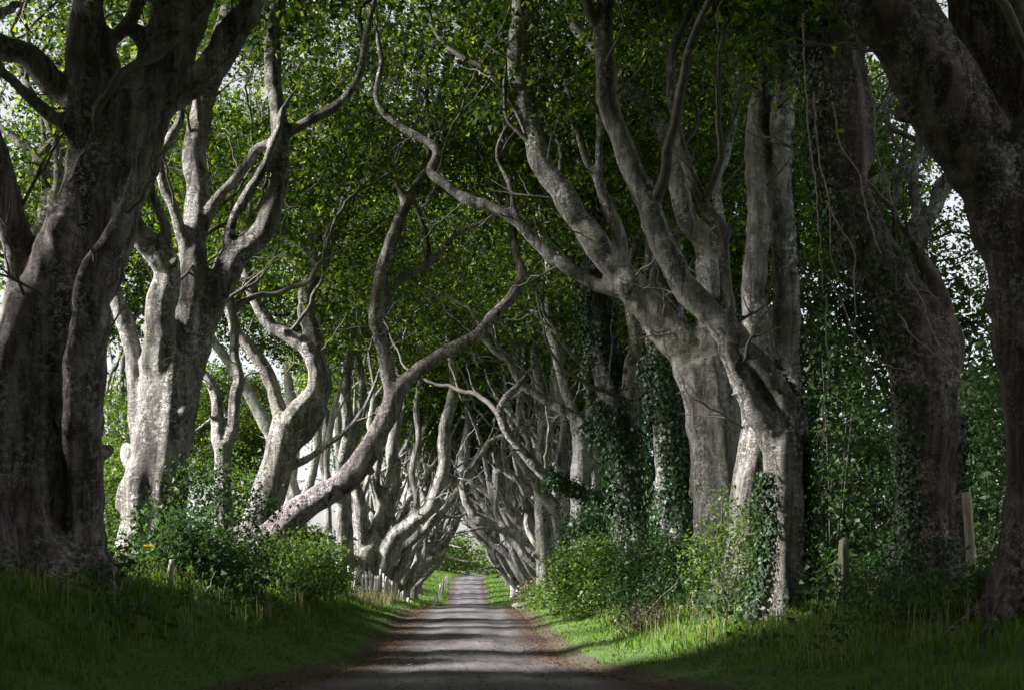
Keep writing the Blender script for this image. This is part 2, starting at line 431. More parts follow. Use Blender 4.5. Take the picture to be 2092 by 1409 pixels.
# ------------------------------------------------------------------ leaves
def leaf_quads(C, size, rng, up=0.75, aspect=0.62, droop=0.0, normals=None, dirs=None):
    """rhombic folded leaves at centres C"""
    n = len(C)
    s = size * rng.uniform(0.65, 1.3, n)[:, None] if np.isscalar(size) else size[:, None] * rng.uniform(0.65, 1.3, n)[:, None]
    if normals is None:
        N = rng.normal(0, 1, (n, 3)) * (1 - up) + np.array([0, 0, up])
    else:
        N = normals + rng.normal(0, 0.35, (n, 3))
    N /= np.linalg.norm(N, axis=1, keepdims=True)
    D = rng.normal(0, 1, (n, 3)) if dirs is None else dirs + rng.normal(0, 0.4, (n, 3))
    D[:, 2] -= droop
    D -= N * np.sum(N * D, 1, keepdims=True); D /= (np.linalg.norm(D, axis=1, keepdims=True) + 1e-9)
    S = np.cross(N, D)
    base = C - D * s * 0.5
    tip = C + D * s * 0.5 - N * s * 0.12
    l = C + S * s * 0.5 * aspect + N * s * 0.06 - D * s * 0.05
    r = C - S * s * 0.5 * aspect + N * s * 0.06 - D * s * 0.05
    V = np.stack([base, r, tip, l], 1).reshape(-1, 3)
    Q = np.arange(n * 4).reshape(-1, 4)
    return V, Q

def leaf_tris(C, size, rng, up=0.35, aspect=0.66, droop=0.2):
    n = len(C)
    s = (size * np.clip(rng.lognormal(0, 0.3, n), 0.45, 1.6))[:, None]
    N = rng.normal(0, 1, (n, 3)) * (1 - up) + np.array([0, 0, up]); N /= np.linalg.norm(N, axis=1, keepdims=True)
    D = rng.normal(0, 1, (n, 3)); D[:, 2] -= droop
    D -= N * np.sum(N * D, 1, keepdims=True); D /= (np.linalg.norm(D, axis=1, keepdims=True) + 1e-9)
    S = np.cross(N, D)
    V = np.stack([C + D * s * 0.6, C - D * s * 0.4 + S * s * 0.5 * aspect, C - D * s * 0.4 - S * s * 0.5 * aspect], 1).reshape(-1, 3)
    return V, np.arange(n * 3).reshape(-1, 3)

def crown_sprays(centres, rng, per, spread, flat=0.24, size=0.1):
    """layered beech sprays: each cluster is two or three thin tilted plates of leaves"""
    k = len(centres); pl = 3
    sub = (centres[:, None, :] + rng.normal(0, 1, (k, pl, 3)) * (spread * 0.85, spread * 0.85, spread * 0.5)).reshape(-1, 3)
    m = len(sub); q = max(4, per // pl)
    w = rng.uniform(0.55, 1.25, (m, 1, 1)) * spread * 0.62
    tilt = rng.normal(0, 0.3, (m, 2))
    o = rng.normal(0, 1, (m, q, 3)) * w * (1, 1, flat)
    o[..., 2] += o[..., 0] * tilt[:, None, 0] + o[..., 1] * tilt[:, None, 1] - 0.25 * (o[..., 0] ** 2 + o[..., 1] ** 2) / (w[..., 0] + 1e-6)
    keep = np.repeat(rng.uniform(0, 1, m) > 0.08, q)
    return leaf_tris((sub[:, None, :] + o).reshape(-1, 3)[keep], size, rng)

def sprays(centres, rng, per, spread, flat=0.28, size=0.1, up=0.72, droop=0.25):
    """flat layered sprays of leaves about cluster centres"""
    k = len(centres)
    tilt = rng.normal(0, 0.25, (k, 2))
    o = rng.normal(0, 1, (k, per, 3)) * np.array([spread, spread, spread * flat])
    o[..., 2] += o[..., 0] * tilt[:, None, 0] + o[..., 1] * tilt[:, None, 1] - droop * spread * (np.hypot(o[..., 0], o[..., 1]) / spread) ** 2 * 0.3
    C = (centres[:, None, :] + o).reshape(-1, 3)
    return leaf_tris(C, size * 1.05, rng, up=up, aspect=0.75)

def grow_branches(rng, skel, skr, targets, r0=0.05, r1=0.008, ns=5, sag=0.12):
    """joins each target to the nearest grown point: a branching system of curved tubes"""
    S = skel.copy(); SR = skr.copy(); parts = []
    order = np.argsort(np.min(np.linalg.norm(targets[:, None, :] - skel[None, ::3, :], axis=2), axis=1))
    for i in order:
        t = targets[i]
        dv = S - t
        cost = np.linalg.norm(dv, axis=1) + np.maximum(dv[:, 2] + 0.3, 0) * 0.8      # prefer to start below
        j = int(np.argmin(cost)); s = S[j]
        L = np.linalg.norm(t - s)
        if L < 0.25 or L > 7.5: continue
        n = max(4, int(L / 0.32) + 1)
        u = np.linspace(0, 1, n)[:, None]
        side = rng.normal(0, 1, 3); side[2] *= 0.5
        P = s * (1 - u) + t * u + np.sin(u * np.pi) * np.array([0, 0, sag * L]) * rng.uniform(-0.7, 1.2) \
            + np.sin(u * np.pi * 2) * side * 0.05 * L + np.sin(u * np.pi) * side * 0.09 * L
        P[1:-1] += rng.normal(0, 0.035, (n - 2, 3))
        ra = min(SR[j] * 0.7, r0 * (0.45 + 0.2 * L)); rb = max(r1, ra * 0.3)
        R = np.linspace(ra, rb, n)
        parts.append(tube(P, R, ns, cap=False))
        S = np.vstack([S, P[1:]]); SR = np.concatenate([SR, R[1:]])
    return parts, S, SR

# ------------------------------------------------------------------ trees traced limb by limb
def P3(px, py, Y):
    return np.array([(px - CX) / F * Y, Y, CAMZ - (py - HY) / F * Y])

LEAFY = []     # (tree empty, skeleton...) filled by build_tree, for checks

def build_tree(name, label, Y0, limbs, seed, mat='bark', voxel=0.045, lean=0.22, crown=None, ivy=None, group=None, flare=0.75, thin=0.085, disp=0.02, cat='tree', tips=True, flute=0.055, extra=7):
    """limbs: lists of (px, py, width_px[, extra depth]); the first is the trunk from the ground up"""
    rng = np.random.default_rng(seed)
    b = limbs[0][0]
    base = P3(b[0], b[1], Y0)
    g = float(gz(np.array([base[0]]), np.array([Y0]))[0])
    root = empty(name, (base[0], Y0, g))
    off = np.array([base[0], Y0, g])
    tag(root, label, cat, group)
    done = []           # px, py, dY samples of finished limbs
    thick, fine, SK, SR, paths = [], [], [], [], []
    for k, L in enumerate(limbs):
        pts = np.array([[q[0], q[1], q[2]] for q in L], dtype=float)
        ext = np.array([q[3] if len(q) > 3 else 0.0 for q in L])
        seg = np.concatenate([[0], np.cumsum(np.hypot(*np.diff(pts[:, :2], axis=0).T))]) / F * Y0
        if k == 0:
            d0 = 0.0; ln = 0.0
        else:
            A = np.vstack(done); j = np.argmin(np.hypot(A[:, 0] - pts[0, 0], A[:, 1] - pts[0, 1])); d0 = A[j, 2]
            ln = rng.uniform(-lean, lean)
        wob = 0.18 * np.sin(seg * rng.uniform(0.5, 1.0) + rng.uniform(0, 6.28)); wob -= wob[0]
        dY = d0 + ln * seg + (wob if k else 0) + ext
        X = [P3(p[0], p[1], Y0 + d) for p, d in zip(pts, dY)]
        R = pts[:, 2] / 2 / F * (Y0 + dY)
        C = np.column_stack([np.array(X), R, pts[:, :2], dY])
        if k and tips and C[-1, 3] > 0.02 and len(L) > 3:
            dv = C[-1] - C[-2]; ln3 = np.linalg.norm(dv[:3]) + 1e-6
            q1 = C[-1].copy()
            for ex in range(3):
                q1 = q1 + dv / ln3 * rng.uniform(0.5, 0.8); q1[:3] += rng.normal(0, 0.16, 3); q1[2] += 0.1
                q1[3] = C[-1, 3] * (0.72, 0.45, 0.2)[ex]
                C = np.vstack([C, q1])
        grounded = k == 0 or pts[0, 1] > 1150
        if grounded:
            C[0, 2] = float(gz(C[:1, 0], C[:1, 1])[0]) - 0.35
        step = 0.10 if voxel < 0.06 else 0.14
        S = catmull(C, step)
        S[:, 3] = np.maximum(S[:, 3], 0.012)
        done.append(S[:, [4, 5, 6]])
        c3 = S[:, :3].copy(); r3 = S[:, 3].copy()
        m = len(c3)
        # crooked centre line
        env = np.minimum(np.arange(m) / 6.0, 1)
        c3 += np.stack([pnoise(c3 * 1.1 + q * 17 + seed, q) for q in range(3)], 1) * (0.16 * np.clip(r3, 0.03, 0.25) * 2)[:, None] * env[:, None] * (1 if k else 0.4)
        if k: c3 += np.stack([pnoise(c3 * 3.1 + q * 23 + seed, q + 4) for q in range(3)], 1) * (0.30 * np.clip(r3, 0.03, 0.2))[:, None] * env[:, None]
        r3 *= 1 + 0.15 * pnoise(c3 * 2.3 + 5, seed + 7) + (0.10 * pnoise(c3 * 5.1, seed + 9) if k else 0)
        is_thick = r3.mean() > thin * 0.5
        if grounded:
            h = c3[:, 2] - g
            fl = flare * np.exp(-np.maximum(h, 0) / 0.45)
            r3 = r3 * (1 + fl)
        SK.append(c3); SR.append(r3); paths.append((c3, r3))
        ns = 20 if r3.max() > 0.25 else (14 if r3.max() > 0.1 else 8)
        if r3.max() > 0.2:
            a = np.linspace(0, 2 * np.pi, ns, endpoint=False)
            hh = (c3[:, 2] - g)[:, None]
            am = flute + (0.24 * np.exp(-np.maximum(hh, 0) / 0.6) if grounded else 0)
            tw = hh * 0.25
            lob = 1 + am * np.cos(5 * a[None] + seed + tw) + 0.05 * np.cos(3 * a[None] + seed * 2 - tw) + 0.03 * np.cos(8 * a[None] + 2 * tw)
        else:
            lob = None
        t = tube(c3, r3, ns, lob)
        (thick if is_thick else fine).append(t)
        if grounded and r3[len(r3) // 3] > 0.3:          # spreading surface roots
            rb = pts[0, 2] / 2 / F * Y0; b0 = c3[min(5, m - 1)].copy()
            for aa in np.arange(7) * 0.9 + rng.uniform(0, 0.5, 7):
                dr = np.array([math.cos(aa), math.sin(aa), 0]); sw = np.array([-dr[1], dr[0], 0]) * rng.normal(0, 0.25)
                rad = rb * np.array([0.35, 0.85, 1.25, 1.8, 2.5]) * rng.uniform(0.85, 1.15)
                rp = b0 * (1, 1, 0) + dr * rad[:, None] + sw * (np.array([0, 0, 0.1, 0.5, 1.0]) * rb)[:, None]
                rp[:, 2] = gz(rp[:, 0], rp[:, 1]) + np.array([0.75, 0.36, 0.13, 0.03, -0.06])
                cr = catmull(np.column_stack([rp, rb * np.array([0.34, 0.30, 0.22, 0.15, 0.08])]), 0.1)
                thick.append(tube(cr[:, :3], np.maximum(cr[:, 3], 0.03), 10))
        # knots, broken stubs and crooked side twigs
        T3 = np.gradient(c3, axis=0); T3 /= np.linalg.norm(T3, axis=1, keepdims=True) + 1e-9
        j = int(rng.uniform(5, 14))
        while j < m - 4 and tips:
            if c3[j, 2] - g > 1.2:
                out = np.cross(T3[j], rng.normal(0, 1, 3)); out /= np.linalg.norm(out) + 1e-9
                u_ = rng.uniform()
                if u_ < 0.16 and r3[j] > 0.06:            # stub or burl
                    rs = r3[j] * rng.uniform(0.22, 0.42); ls = r3[j] * rng.uniform(1.05, 1.5) + rng.uniform(0, 0.12)
                    cc_ = c3[j] + out * np.linspace(0.2 * r3[j], ls, 6)[:, None] + np.array([0, 0, 1.0]) * np.linspace(0, ls * 0.3, 6)[:, None]
                    thick.append(tube(cc_, rs * np.array([1.5, 1.25, 1.05, 0.95, 0.9, 0.7]), 10))
                elif u_ < 0.62 and c3[j, 2] - g > 3.0:
                    dirv = out + T3[j] * rng.uniform(0.1, 0.9) + (0, 0, 0.35); dirv /= np.linalg.norm(dirv)
                    lt = rng.uniform(0.5, 1.9) * (0.6 + min(r3[j], 0.2) * 3)
                    kk = 6 + int(lt * 3)
                    stp = np.cumsum(rng.normal(0, 0.11, (kk, 3)), axis=0) * np.linspace(0, 1, kk)[:, None]
                    cc_ = c3[j] + dirv * np.linspace(0, lt, kk)[:, None] + stp * lt * 0.45
                    rt_ = min(r3[j] * 0.45, 0.012 + 0.014 * lt)
                    fine.append(tube(cc_, np.linspace(rt_, 0.005, kk), 5, cap=False))
                    for _q in range(2):
                        a0 = int(rng.uniform(0.3, 0.8) * kk); d2 = dirv + rng.normal(0, 0.6, 3); d2 /= np.linalg.norm(d2)
                        l2 = lt * rng.uniform(0.25, 0.5)
                        c2_ = cc_[a0] + d2 * np.linspace(0, l2, 5)[:, None] + np.cumsum(rng.normal(0, 0.04, (5, 3)), axis=0) * np.linspace(0, 1, 5)[:, None]
                        fine.append(tube(c2_, np.linspace(rt_ * 0.55, 0.004, 5), 4, cap=False))
            j += int(rng.uniform(4, 11))
    # secondary limbs that wind up into the canopy and across the road
    if extra and crown:
        toward = -1.0 if base[0] > 0 else 1.0
        cand = [p for p in paths if p[1].max() > 0.07 and p[0][-1, 2] - g > 5]
        for e in range((extra if Y0 > 30 else 3) if cand else 0):
            c3, r3 = cand[int(rng.integers(len(cand)))]
            j = int(rng.uniform(0.35, 0.85) * (len(c3) - 1))
            if c3[j, 2] - g < 3.5: continue
            d = np.array([toward * rng.uniform(-0.3, 1.0), rng.normal(0, 0.5), rng.uniform(0.5, 1.2)]); d /= np.linalg.norm(d)
            Ls = rng.uniform(3.0, 7.0); kk = int(Ls / 0.16); tt = np.linspace(0, 1, kk)[:, None]
            s1 = np.cross(d, rng.normal(0, 1, 3)); s1 /= np.linalg.norm(s1); s2 = np.cross(d, s1)
            p1, p2 = rng.uniform(0, 6.28, 2); w1, w2 = rng.uniform(0.9, 1.9, 2); a1 = rng.uniform(0.18, 0.5)
            cc_ = c3[j] + d * tt * Ls + s1 * a1 * (np.sin(w1 * tt * Ls + p1) - np.sin(p1)) + s2 * a1 * 0.8 * (np.sin(w2 * tt * Ls + p2) - np.sin(p2)) + np.array([0, 0, 0.04]) * (tt * Ls) ** 2
            cc_ += np.stack([pnoise(cc_ * 2.2 + 13 * q_, seed + q_) * 0.14 + pnoise(cc_ * 5.5 + 7 * q_, seed + q_) * 0.05 for q_ in range(3)], 1) * np.minimum(tt * 6, 1)
            ra = min(r3[j] * 0.6, rng.uniform(0.045, 0.10))
            rr_ = ra * (1 - 0.8 * tt[:, 0]) + 0.008
            rr_ *= 1 + 0.18 * pnoise(cc_ * 3, seed + e)
            fine.append(tube(cc_, rr_, 8, cap=False)); SK.append(cc_); SR.append(rr_)
            for _q in range(3):
                a0 = int(rng.uniform(0.25, 0.8) * kk); d2 = d + rng.normal(0, 0.6, 3); d2 /= np.linalg.norm(d2); l2 = rng.uniform(0.8, 2.2)
                c2_ = cc_[a0] + d2 * np.linspace(0, l2, 9)[:, None] + np.cumsum(rng.normal(0, 0.06, (9, 3)), axis=0) * np.linspace(0, 1, 9)[:, None]
                fine.append(tube(c2_, np.linspace(rr_[a0] * 0.6, 0.006, 9), 5, cap=False))
    me = remeshed('trunk', [(v - off, q) for v, q in thick], voxel * 1.4, M[mat], disp=disp, seed=seed)
    link('trunk', me, root)
    skel, skr = np.vstack(SK), np.concatenate(SR)
    if crown:
        cc = dict(n=150, per=60, spread=0.55, size=0.11, c=None, r=(4.5, 4.5, 4.5), zmin=8.0, up=0.35, branches=150)
        cc.update(crown)
        cen = np.array(cc['c']); rr = np.array(cc['r'])
        pts = []
        need = cc['n']
        while len(pts) < need:
            u = rng.normal(0, 1, (600, 3)); u /= np.linalg.norm(u, axis=1, keepdims=True)
            u *= rng.uniform(0.25, 1, (600, 1)) ** 0.45
            p = cen + u * rr
            keep = (p[:, 2] > cc['zmin']) & (pnoise(p * 0.42, seed + 31) > -0.12)
            if cc.get('xmax') is not None: keep &= p[:, 0] < cc['xmax']
            if cc.get('xmin') is not None: keep &= p[:, 0] > cc['xmin']
            pts.extend(p[keep])
        tg = np.array(pts[:need])
        hi = skel[:, 2] > min(cc['zmin'] * 0.55, skel[:, 2].max() * 0.6)
        br, S2, SR2 = grow_branches(rng, skel[hi], skr[hi], tg[:cc['branches']], r0=0.08)
        fine += br
        lv, lq = crown_sprays(tg, rng, cc['per'], cc['spread'], size=cc['size'])
        tag(link('crown', make_mesh('crown', lv - off, lq, M['leaf'], False), root), kind='stuff')
    if fine:
        v, q = join(fine)
        tag(link('branches', make_mesh('branches', v - off, q, M['twig'] if mat not in ('bark_pale', 'deadwood') else M[mat]), root), kind='stuff')
    if ivy:
        Vs = []
        for (li, t0, t1, dens, thickn, size, sector) in ivy:
            c3, r3 = paths[li]
            n0, n1 = int(t0 * (len(c3) - 1)), int(t1 * (len(c3) - 1))
            length = np.sum(np.linalg.norm(np.diff(c3[n0:n1 + 1], axis=0), axis=1))
            n = int(dens * 1.6 * length)
            ti = rng.uniform(n0, n1, n * 2); i0 = ti.astype(int); fr = (ti - i0)[:, None]; i1 = np.minimum(i0 + 1, len(c3) - 1)
            c = c3[i0] * (1 - fr) + c3[i1] * fr; r = r3[i0]
            T = c3[i1] - c3[np.maximum(i0 - 1, 0)]; T /= np.linalg.norm(T, axis=1, keepdims=True) + 1e-9
            if sector is None: ang = rng.uniform(0, 2 * np.pi, n * 2)
            else: ang = np.radians(rng.normal(sector[0], sector[1], n * 2))
            Rt = np.array([1.0, 0, 0]) - T * T[:, :1]; Rt /= np.linalg.norm(Rt, axis=1, keepdims=True)
            Fw = np.cross(T, Rt)                       # angle 0 = +X side, 90 = far side, 270 = camera side
            nn = Rt * np.cos(ang)[:, None] + Fw * np.sin(ang)[:, None]
            p = c + nn * (r * 1.03 + np.abs(rng.normal(0, thickn, n * 2)))[:, None]
            keep = pnoise(p * (1.6, 1.6, 0.7), seed + 77) > -0.22
            p, nn = p[keep][:n], nn[keep][:n]
            Vs.append(leaf_quads(p, size, rng, normals=nn + (0, 0, 0.25), dirs=np.tile((0, 0, -1.0), (len(p), 1)), aspect=0.85))
        v, q = join(Vs)
        tag(link('ivy', make_mesh('ivy', v - off, q, M['ivy'], False), root), kind='stuff')
    return root, paths, off

# ------------------------------------------------------------------ left row
NEAR = dict(n=170, per=150, spread=0.7, size=0.125)
def crown(x, y, z, rx, ry, rz, zmin, **k):
    d = dict(NEAR); d.update(c=(x, y, z), r=(rx, ry, rz), zmin=zmin); d.update(k); d['n'] = int(d['n'] * 1.9); return d

build_tree('beech_tree', 'huge dark fluted beech at the left edge, nearest of the left row', 22.5, [
    [(45,1190,190),(45,1080,168),(44,950,166),(46,850,172),(62,750,182),(98,660,188),(125,600,180),(165,500,166),(210,400,152),(248,310,150),(262,250,150),(275,200,120)],
    [(172,1185,92),(168,1050,84),(166,900,86),(172,760,84),(186,640,80),(190,560,60)],
    [(275,245,90),(323,204,66),(397,164,60),(442,129,62),(477,65,56),(507,15,52),(530,-60,46),(560,-160,40)],
    [(280,240,120),(322,150,108),(362,40,108),(380,-80,100),(390,-220,80)],
    [(240,260,95),(180,220,62),(100,164,54),(50,112,48),(0,95,46),(-70,60,40)],
    [(132,430,40),(150,350,38),(155,225,40),(160,100,44),(168,0,44),(170,-120,36)],
    [(235,230,70),(222,120,46),(224,90,30),(258,50,26),(282,0,26),(300,-80,22)],
    [(220,210,60),(205,120,40),(195,40,38),(190,-60,34)],
    [(170,330,34),(139,263,28),(100,233,28),(60,199,26),(25,164,25),(-10,130,22)],
    [(60,620,80),(38,540,66),(22,460,62),(2,380,58),(-30,250,50),(-60,120,44)],
    [(70,560,36),(52,535,30),(36,518,28)],
    [(240,300,80),(200,330,50),(190,300,30)],
  ], 11, 'bark_near', 0.042, crown=crown(-5.6, 22, 17.0, 6.2, 5, 5.6, 11.3, n=280, xmax=1.0), disp=0.045, flute=0.085)

build_tree('beech_tree', 'pale lichen-covered beech with a burl low on its left side', 27.5, [
    [(316,1205,136),(314,1100,122),(317,1000,127),(335,900,118),(342,830,112),(347,770,100),(352,720,76)],
    [(318,900,74),(319,800,66),(322,700,63),(332,610,58),(343,555,56),(310,508,52),(280,465,48),(262,420,42),(240,330,36)],
    [(358,900,70),(370,800,62),(379,700,55),(391,600,52),(396,500,50),(404,400,48),(402,300,48),(414,220,44),(440,120,42),(470,20,40),(490,-90,36)],
    [(366,860,60),(396,745,54),(424,655,52),(452,571,54),(487,522,50),(527,485,46),(556,422,42),(576,348,38),(572,270,36),(560,160,34),(556,60,32),(570,-60,28)],
    [(470,535,30),(468,490,24),(480,440,22),(510,392,21),(542,335,20),(560,290,18),(572,262,16)],
    [(410,470,28),(440,412,22),(470,378,22),(502,340,22),(520,310,22),(560,288,20),(640,242,20),(700,205,18),(735,150,16),(748,70,13)],
    [(344,555,30),(340,480,24),(330,440,22),(310,390,20),(298,335,18),(300,270,15)],
    [(384,560,30),(372,480,25),(352,420,24),(330,370,24),(325,330,22),(345,286,20),(368,246,18),(372,180,15)],
    [(298,930,40),(280,865,36),(276,770,36),(264,690,36),(243,618,34),(222,580,30),(200,520,26)],
    [(290,985,60),(266,1000,52),(258,1040,40)],
    [(290,955,50),(264,935,34),(258,905,18)],
    [(405,730,34),(420,690,30),(424,686,22)],
  ], 12, 'bark', 0.040, crown=crown(-4.6, 28, 17.4, 5.6, 5, 5.2, 12.6), disp=0.03)

build_tree('beech_tree', 'thin twin-stemmed beech against white sky behind the pale burled beech', 36.0, [
    [(455,1150,44),(455,1050,36),(455,960,36),(456,905,38)],
    [(455,930,34),(444,865,26),(441,810,25),(424,772,23),(405,748,20),(392,690,18),(380,600,16),(386,500,14)],
    [(456,930,34),(476,868,26),(480,810,25),(489,772,23),(479,730,21),(477,655,20),(470,600,18),(486,556,17),(500,500,16),(510,420,14)],
  ], 13, 'bark', 0.04, crown=crown(-6.6, 37, 14.6, 4.4, 4, 5.0, 9.6, n=130))

build_tree('beech_tree', 'forked grey beech left of the road with S-bent stems', 41.0, [
    [(512,1160,92),(522,1110,78),(532,1065,70),(555,985,66),(576,910,64),(584,865,58)],
    [(578,890,46),(571,842,34),(556,782,29),(520,722,26),(487,684,24),(472,645,22),(458,600,20),(470,540,18),(462,470,15)],
    [(588,890,52),(600,850,46),(636,806,40),(646,763,38),(628,712,34),(596,690,31),(549,657,28),(517,600,26),(501,545,24),(505,490,21),(490,420,18)],
    [(592,905,48),(622,880,38),(652,828,34),(660,774,36),(641,700,36),(625,647,35),(629,597,34),(647,550,35),(645,512,36),(645,450,28),(650,349,25),(655,250,22),(656,130,20),(650,20,16)],
    [(632,520,20),(612,498,16),(594,483,15),(564,448,14),(545,415,12),(540,360,10)],
    [(640,460,24),(630,432,21),(617,407,19),(594,374,18),(584,325,16),(590,260,13)],
    [(655,548,26),(669,523,20),(688,463,19),(703,413,18),(728,364,18),(743,324,17),(758,275,16),(765,200,15),(760,110,12)],
    [(598,950,22),(630,935,14),(672,905,13),(700,885,12),(740,840,11),(760,800,9)],
  ], 14, 'bark', 0.042, crown=crown(-5.0, 43, 14.4, 5.4, 5, 5.4, 9.2, n=180))

build_tree('beech_tree', 'beech with one long limb sweeping low over the left verge then forking', 37.0, [
    [(522,1170,88),(540,1125,76),(560,1095,64),(600,1052,56),(650,1018,52),(706,985,49),(745,935,46),(775,880,43),(797,835,40),(806,800,38)],
    [(803,815,36),(795,774,31),(779,697,30),(769,647,30),(778,573,31),(798,498,28),(818,448,25),(833,409,23),(858,372,22),(884,335,22),(892,300,20),(885,240,17),(905,170,14)],
    [(800,830,36),(820,786,31),(872,746,29),(922,712,27),(972,687,27),(998,657,26),(1041,612,23),(1066,568,19),(1055,520,17),(1048,470,15),(1040,398,14),(1018,326,13),(1022,288,12),(1045,240,11)],
    [(782,640,22),(794,612,15),(818,568,15),(872,543,14),(905,510,14),(925,485,13),(950,470,12),(1001,448,11),(1040,430,9)],
    [(868,548,14),(876,520,12),(872,480,11),(858,445,10)],
    [(828,420,18),(812,380,12),(790,350,11),(760,330,10)],
  ], 15, 'bark_near', 0.042, lean=0.12, crown=crown(-1.5, 38, 16, 4, 4, 4.5, 12.0, n=90), flare=0.25)

build_tree('beech_tree', 'big many-limbed pale beech behind the left paling fence, one limb arching over the road', 64.0, [
    [(745,1222,74),(746,1185,66),(748,1150,60),(755,1120,56)],
    [(752,1150,48),(775,1081,40),(793,1025,35),(806,973,31),(800,915,26),(808,865,22),(815,800,19),(806,720,16),(815,640,13)],
    [(762,1165,44),(797,1111,34),(836,1072,31),(875,1042,29),(896,994,28),(909,951,27),(909,886,25),(922,822,23),(928,770,20),(918,700,17),(925,620,14)],
    [(742,1150,38),(737,1102,30),(737,1042,27),(728,1000,25),(706,951,22),(693,908,20),(690,850,17),(705,780,14),(700,700,12)],
    [(896,1000,20),(925,982,17),(952,964,16),(983,925,14),(1004,899,13),(1039,886,11),(1080,860,8)],
    [(790,1040,24),(770,990,18),(772,930,17),(758,870,16),(765,800,14),(755,720,12)],
    [(845,1066,20),(850,1010,16),(842,960,15),(856,900,14),(850,830,12),(860,760,10)],
    [(755,1140,30),(728,1090,22),(718,1040,18),(724,980,15)],
  ], 16, 'bark_pale', 0.05, crown=crown(-3.2, 64, 15.2, 5, 5.5, 5, 10.2, n=170, size=0.13, spread=0.75), disp=0.02)

build_tree('beech_tree', 'pale straight-stemmed beech just left of the big many-limbed beech', 57.0, [
    [(702,1205,46),(704,1120,36),(702,1042,34),(700,960,30),(712,880,26),(705,790,22),(722,690,18),(715,590,15)],
    [(702,1040,24),(672,985,20),(660,930,18),(668,860,16),(650,790,14)],
    [(706,930,24),(735,870,18),(742,800,16),(730,730,14),(745,640,12)],
  ], 17, 'bark_pale', 0.05, crown=crown(-6.4, 55, 14.2, 5.2, 5.5, 5.2, 9.4, n=190, size=0.13, spread=0.75))

build_tree('beech_tree', 'bleached broken beech with bare spikes behind the forked grey beech', 50.0, [
    [(605,1150,54),(604,1060,44),(592,1000,40),(578,950,38)],
    [(582,975,36),(566,910,32),(545,868,30),(512,812,25),(472,747,21),(437,700,17),(428,672,8)],
    [(590,975,36),(600,900,28),(602,850,26),(593,812,25),(588,775,18),(585,742,5)],
    [(612,1050,26),(640,960,20),(650,890,17),(640,820,14),(655,730,12),(648,640,10)],
  ], 18, 'deadwood', 0.042, crown=None, tips=False)

build_tree('dead_tree', 'thin white dead stem standing between the left beeches', 54.0, [
    [(672,1150,20),(670,1060,16),(668,990,14),(668,920,14),(680,850,14),(692,800,10),(699,770,3)],
    [(679,858,9),(694,835,7),(712,800,3)],
  ], 19, 'deadwood', 0.035, crown=None, flare=0.2, tips=False)

# ------------------------------------------------------------------ right row
build_tree('beech_tree', 'massive dark beech on the right edge whose limb arches across the upper corner', 20.0, [
    [(2120,1290,180),(2114,1180,150),(2116,1050,132),(2120,930,126),(2116,800,140),(2108,700,150),(2104,620,158),(2092,520,160),(2060,420,156)],
    [(2085,520,150),(2040,400,150),(1985,300,156),(1925,190,156),(1855,80,150),(1780,-15,140),(1680,-110,120),(1560,-190,100)],
    [(2100,480,130),(2120,340,130),(2110,200,136),(2080,80,130),(2060,-60,120),(2050,-200,90)],
    [(2060,300,90),(2040,180,80),(1990,60,76),(1950,-60,70)],
    [(2070,620,110),(2044,618,74),(2036,640,46)],
    [(2060,330,60),(2030,300,40),(2020,280,30)],
  ], 21, 'bark_red', 0.045, lean=0.1, flare=0.3, crown=crown(5.0, 20.5, 15.5, 5.4, 4.5, 5.2, 9.4, n=210, xmin=0.0), disp=0.035)

r, paths, off = build_tree('beech_tree', 'thick leaning beech wrapped in ivy and hanging vines, second from the right edge', 24.0, [
    [(1888,1205,130),(1892,1100,112),(1893,1000,112),(1890,900,118),(1889,800,134),(1884,730,142),(1862,660,122),(1812,570,108),(1750,470,104),(1722,390,102),(1713,300,102),(1706,200,102),(1684,80,102),(1654,-40,98),(1620,-180,80)],
    [(1905,790,90),(1930,735,72),(1938,695,62),(1925,655,48)],
    [(1885,690,70),(1895,640,52),(1872,600,40),(1862,575,24)],
    [(1725,400,60),(1760,320,52),(1764,230,46),(1745,120,44),(1752,0,40),(1740,-90,34)],
    [(1905,860,80),(1935,850,60),(1950,900,46),(1945,990,40),(1950,1090,44),(1955,1180,50)],
  ], 22, 'bark_red', 0.045, lean=0.1, crown=crown(5.6, 24.5, 16.0, 5, 4.5, 5, 11.0, n=150, xmax=8.0),
  ivy=[(0, 0.0, 0.32, 420, 0.07, 0.07, (195, 30)), (0, 0.36, 0.60, 260, 0.08, 0.075, (200, 60)), (0, 0.58, 1.0, 300, 0.12, 0.075, (185, 40)), (4, 0.1, 1.0, 420, 0.08, 0.075, (320, 60)), (0, 0.0, 0.10, 420, 0.08, 0.075, (250, 70))])
# hanging ivy vines on that trunk: thin woody stems running over the bark
rv = np.random.default_rng(5)
vn = []
for pts in ([(1662,190),(1676,330),(1690,420),(1700,520),(1725,600)], [(1700,210),(1722,300),(1752,350),(1768,420),(1800,520)],
            [(1688,410),(1720,470),(1745,520),(1750,570),(1752,620),(1748,660)], [(1640,0),(1646,120),(1655,260),(1668,400),(1672,520),(1690,600)],
            [(1690,560),(1720,620),(1745,680),(1800,740),(1870,760)], [(1850,560),(1880,620),(1910,700),(1955,760),(1968,800)],
            [(1830,640),(1870,690),(1930,740),(1962,760)], [(1690,600),(1684,680),(1698,740),(1680,830),(1688,900)]):
    q = np.array([P3(x + rv.normal(0, 3), y, 23.25 + rv.uniform(-0.05, 0.05)) for x, y in pts])
    c = catmull(q, 0.08)
    c += np.stack([pnoise(c * 4 + 11 * k, k) for k in range(3)], 1) * 0.05
    vn.append(tube(c, np.linspace(0.014, 0.009, len(c)), 6, cap=False))
for v, q in vn: link('vine', make_mesh('vine', v - off, q, M['vine']), r)

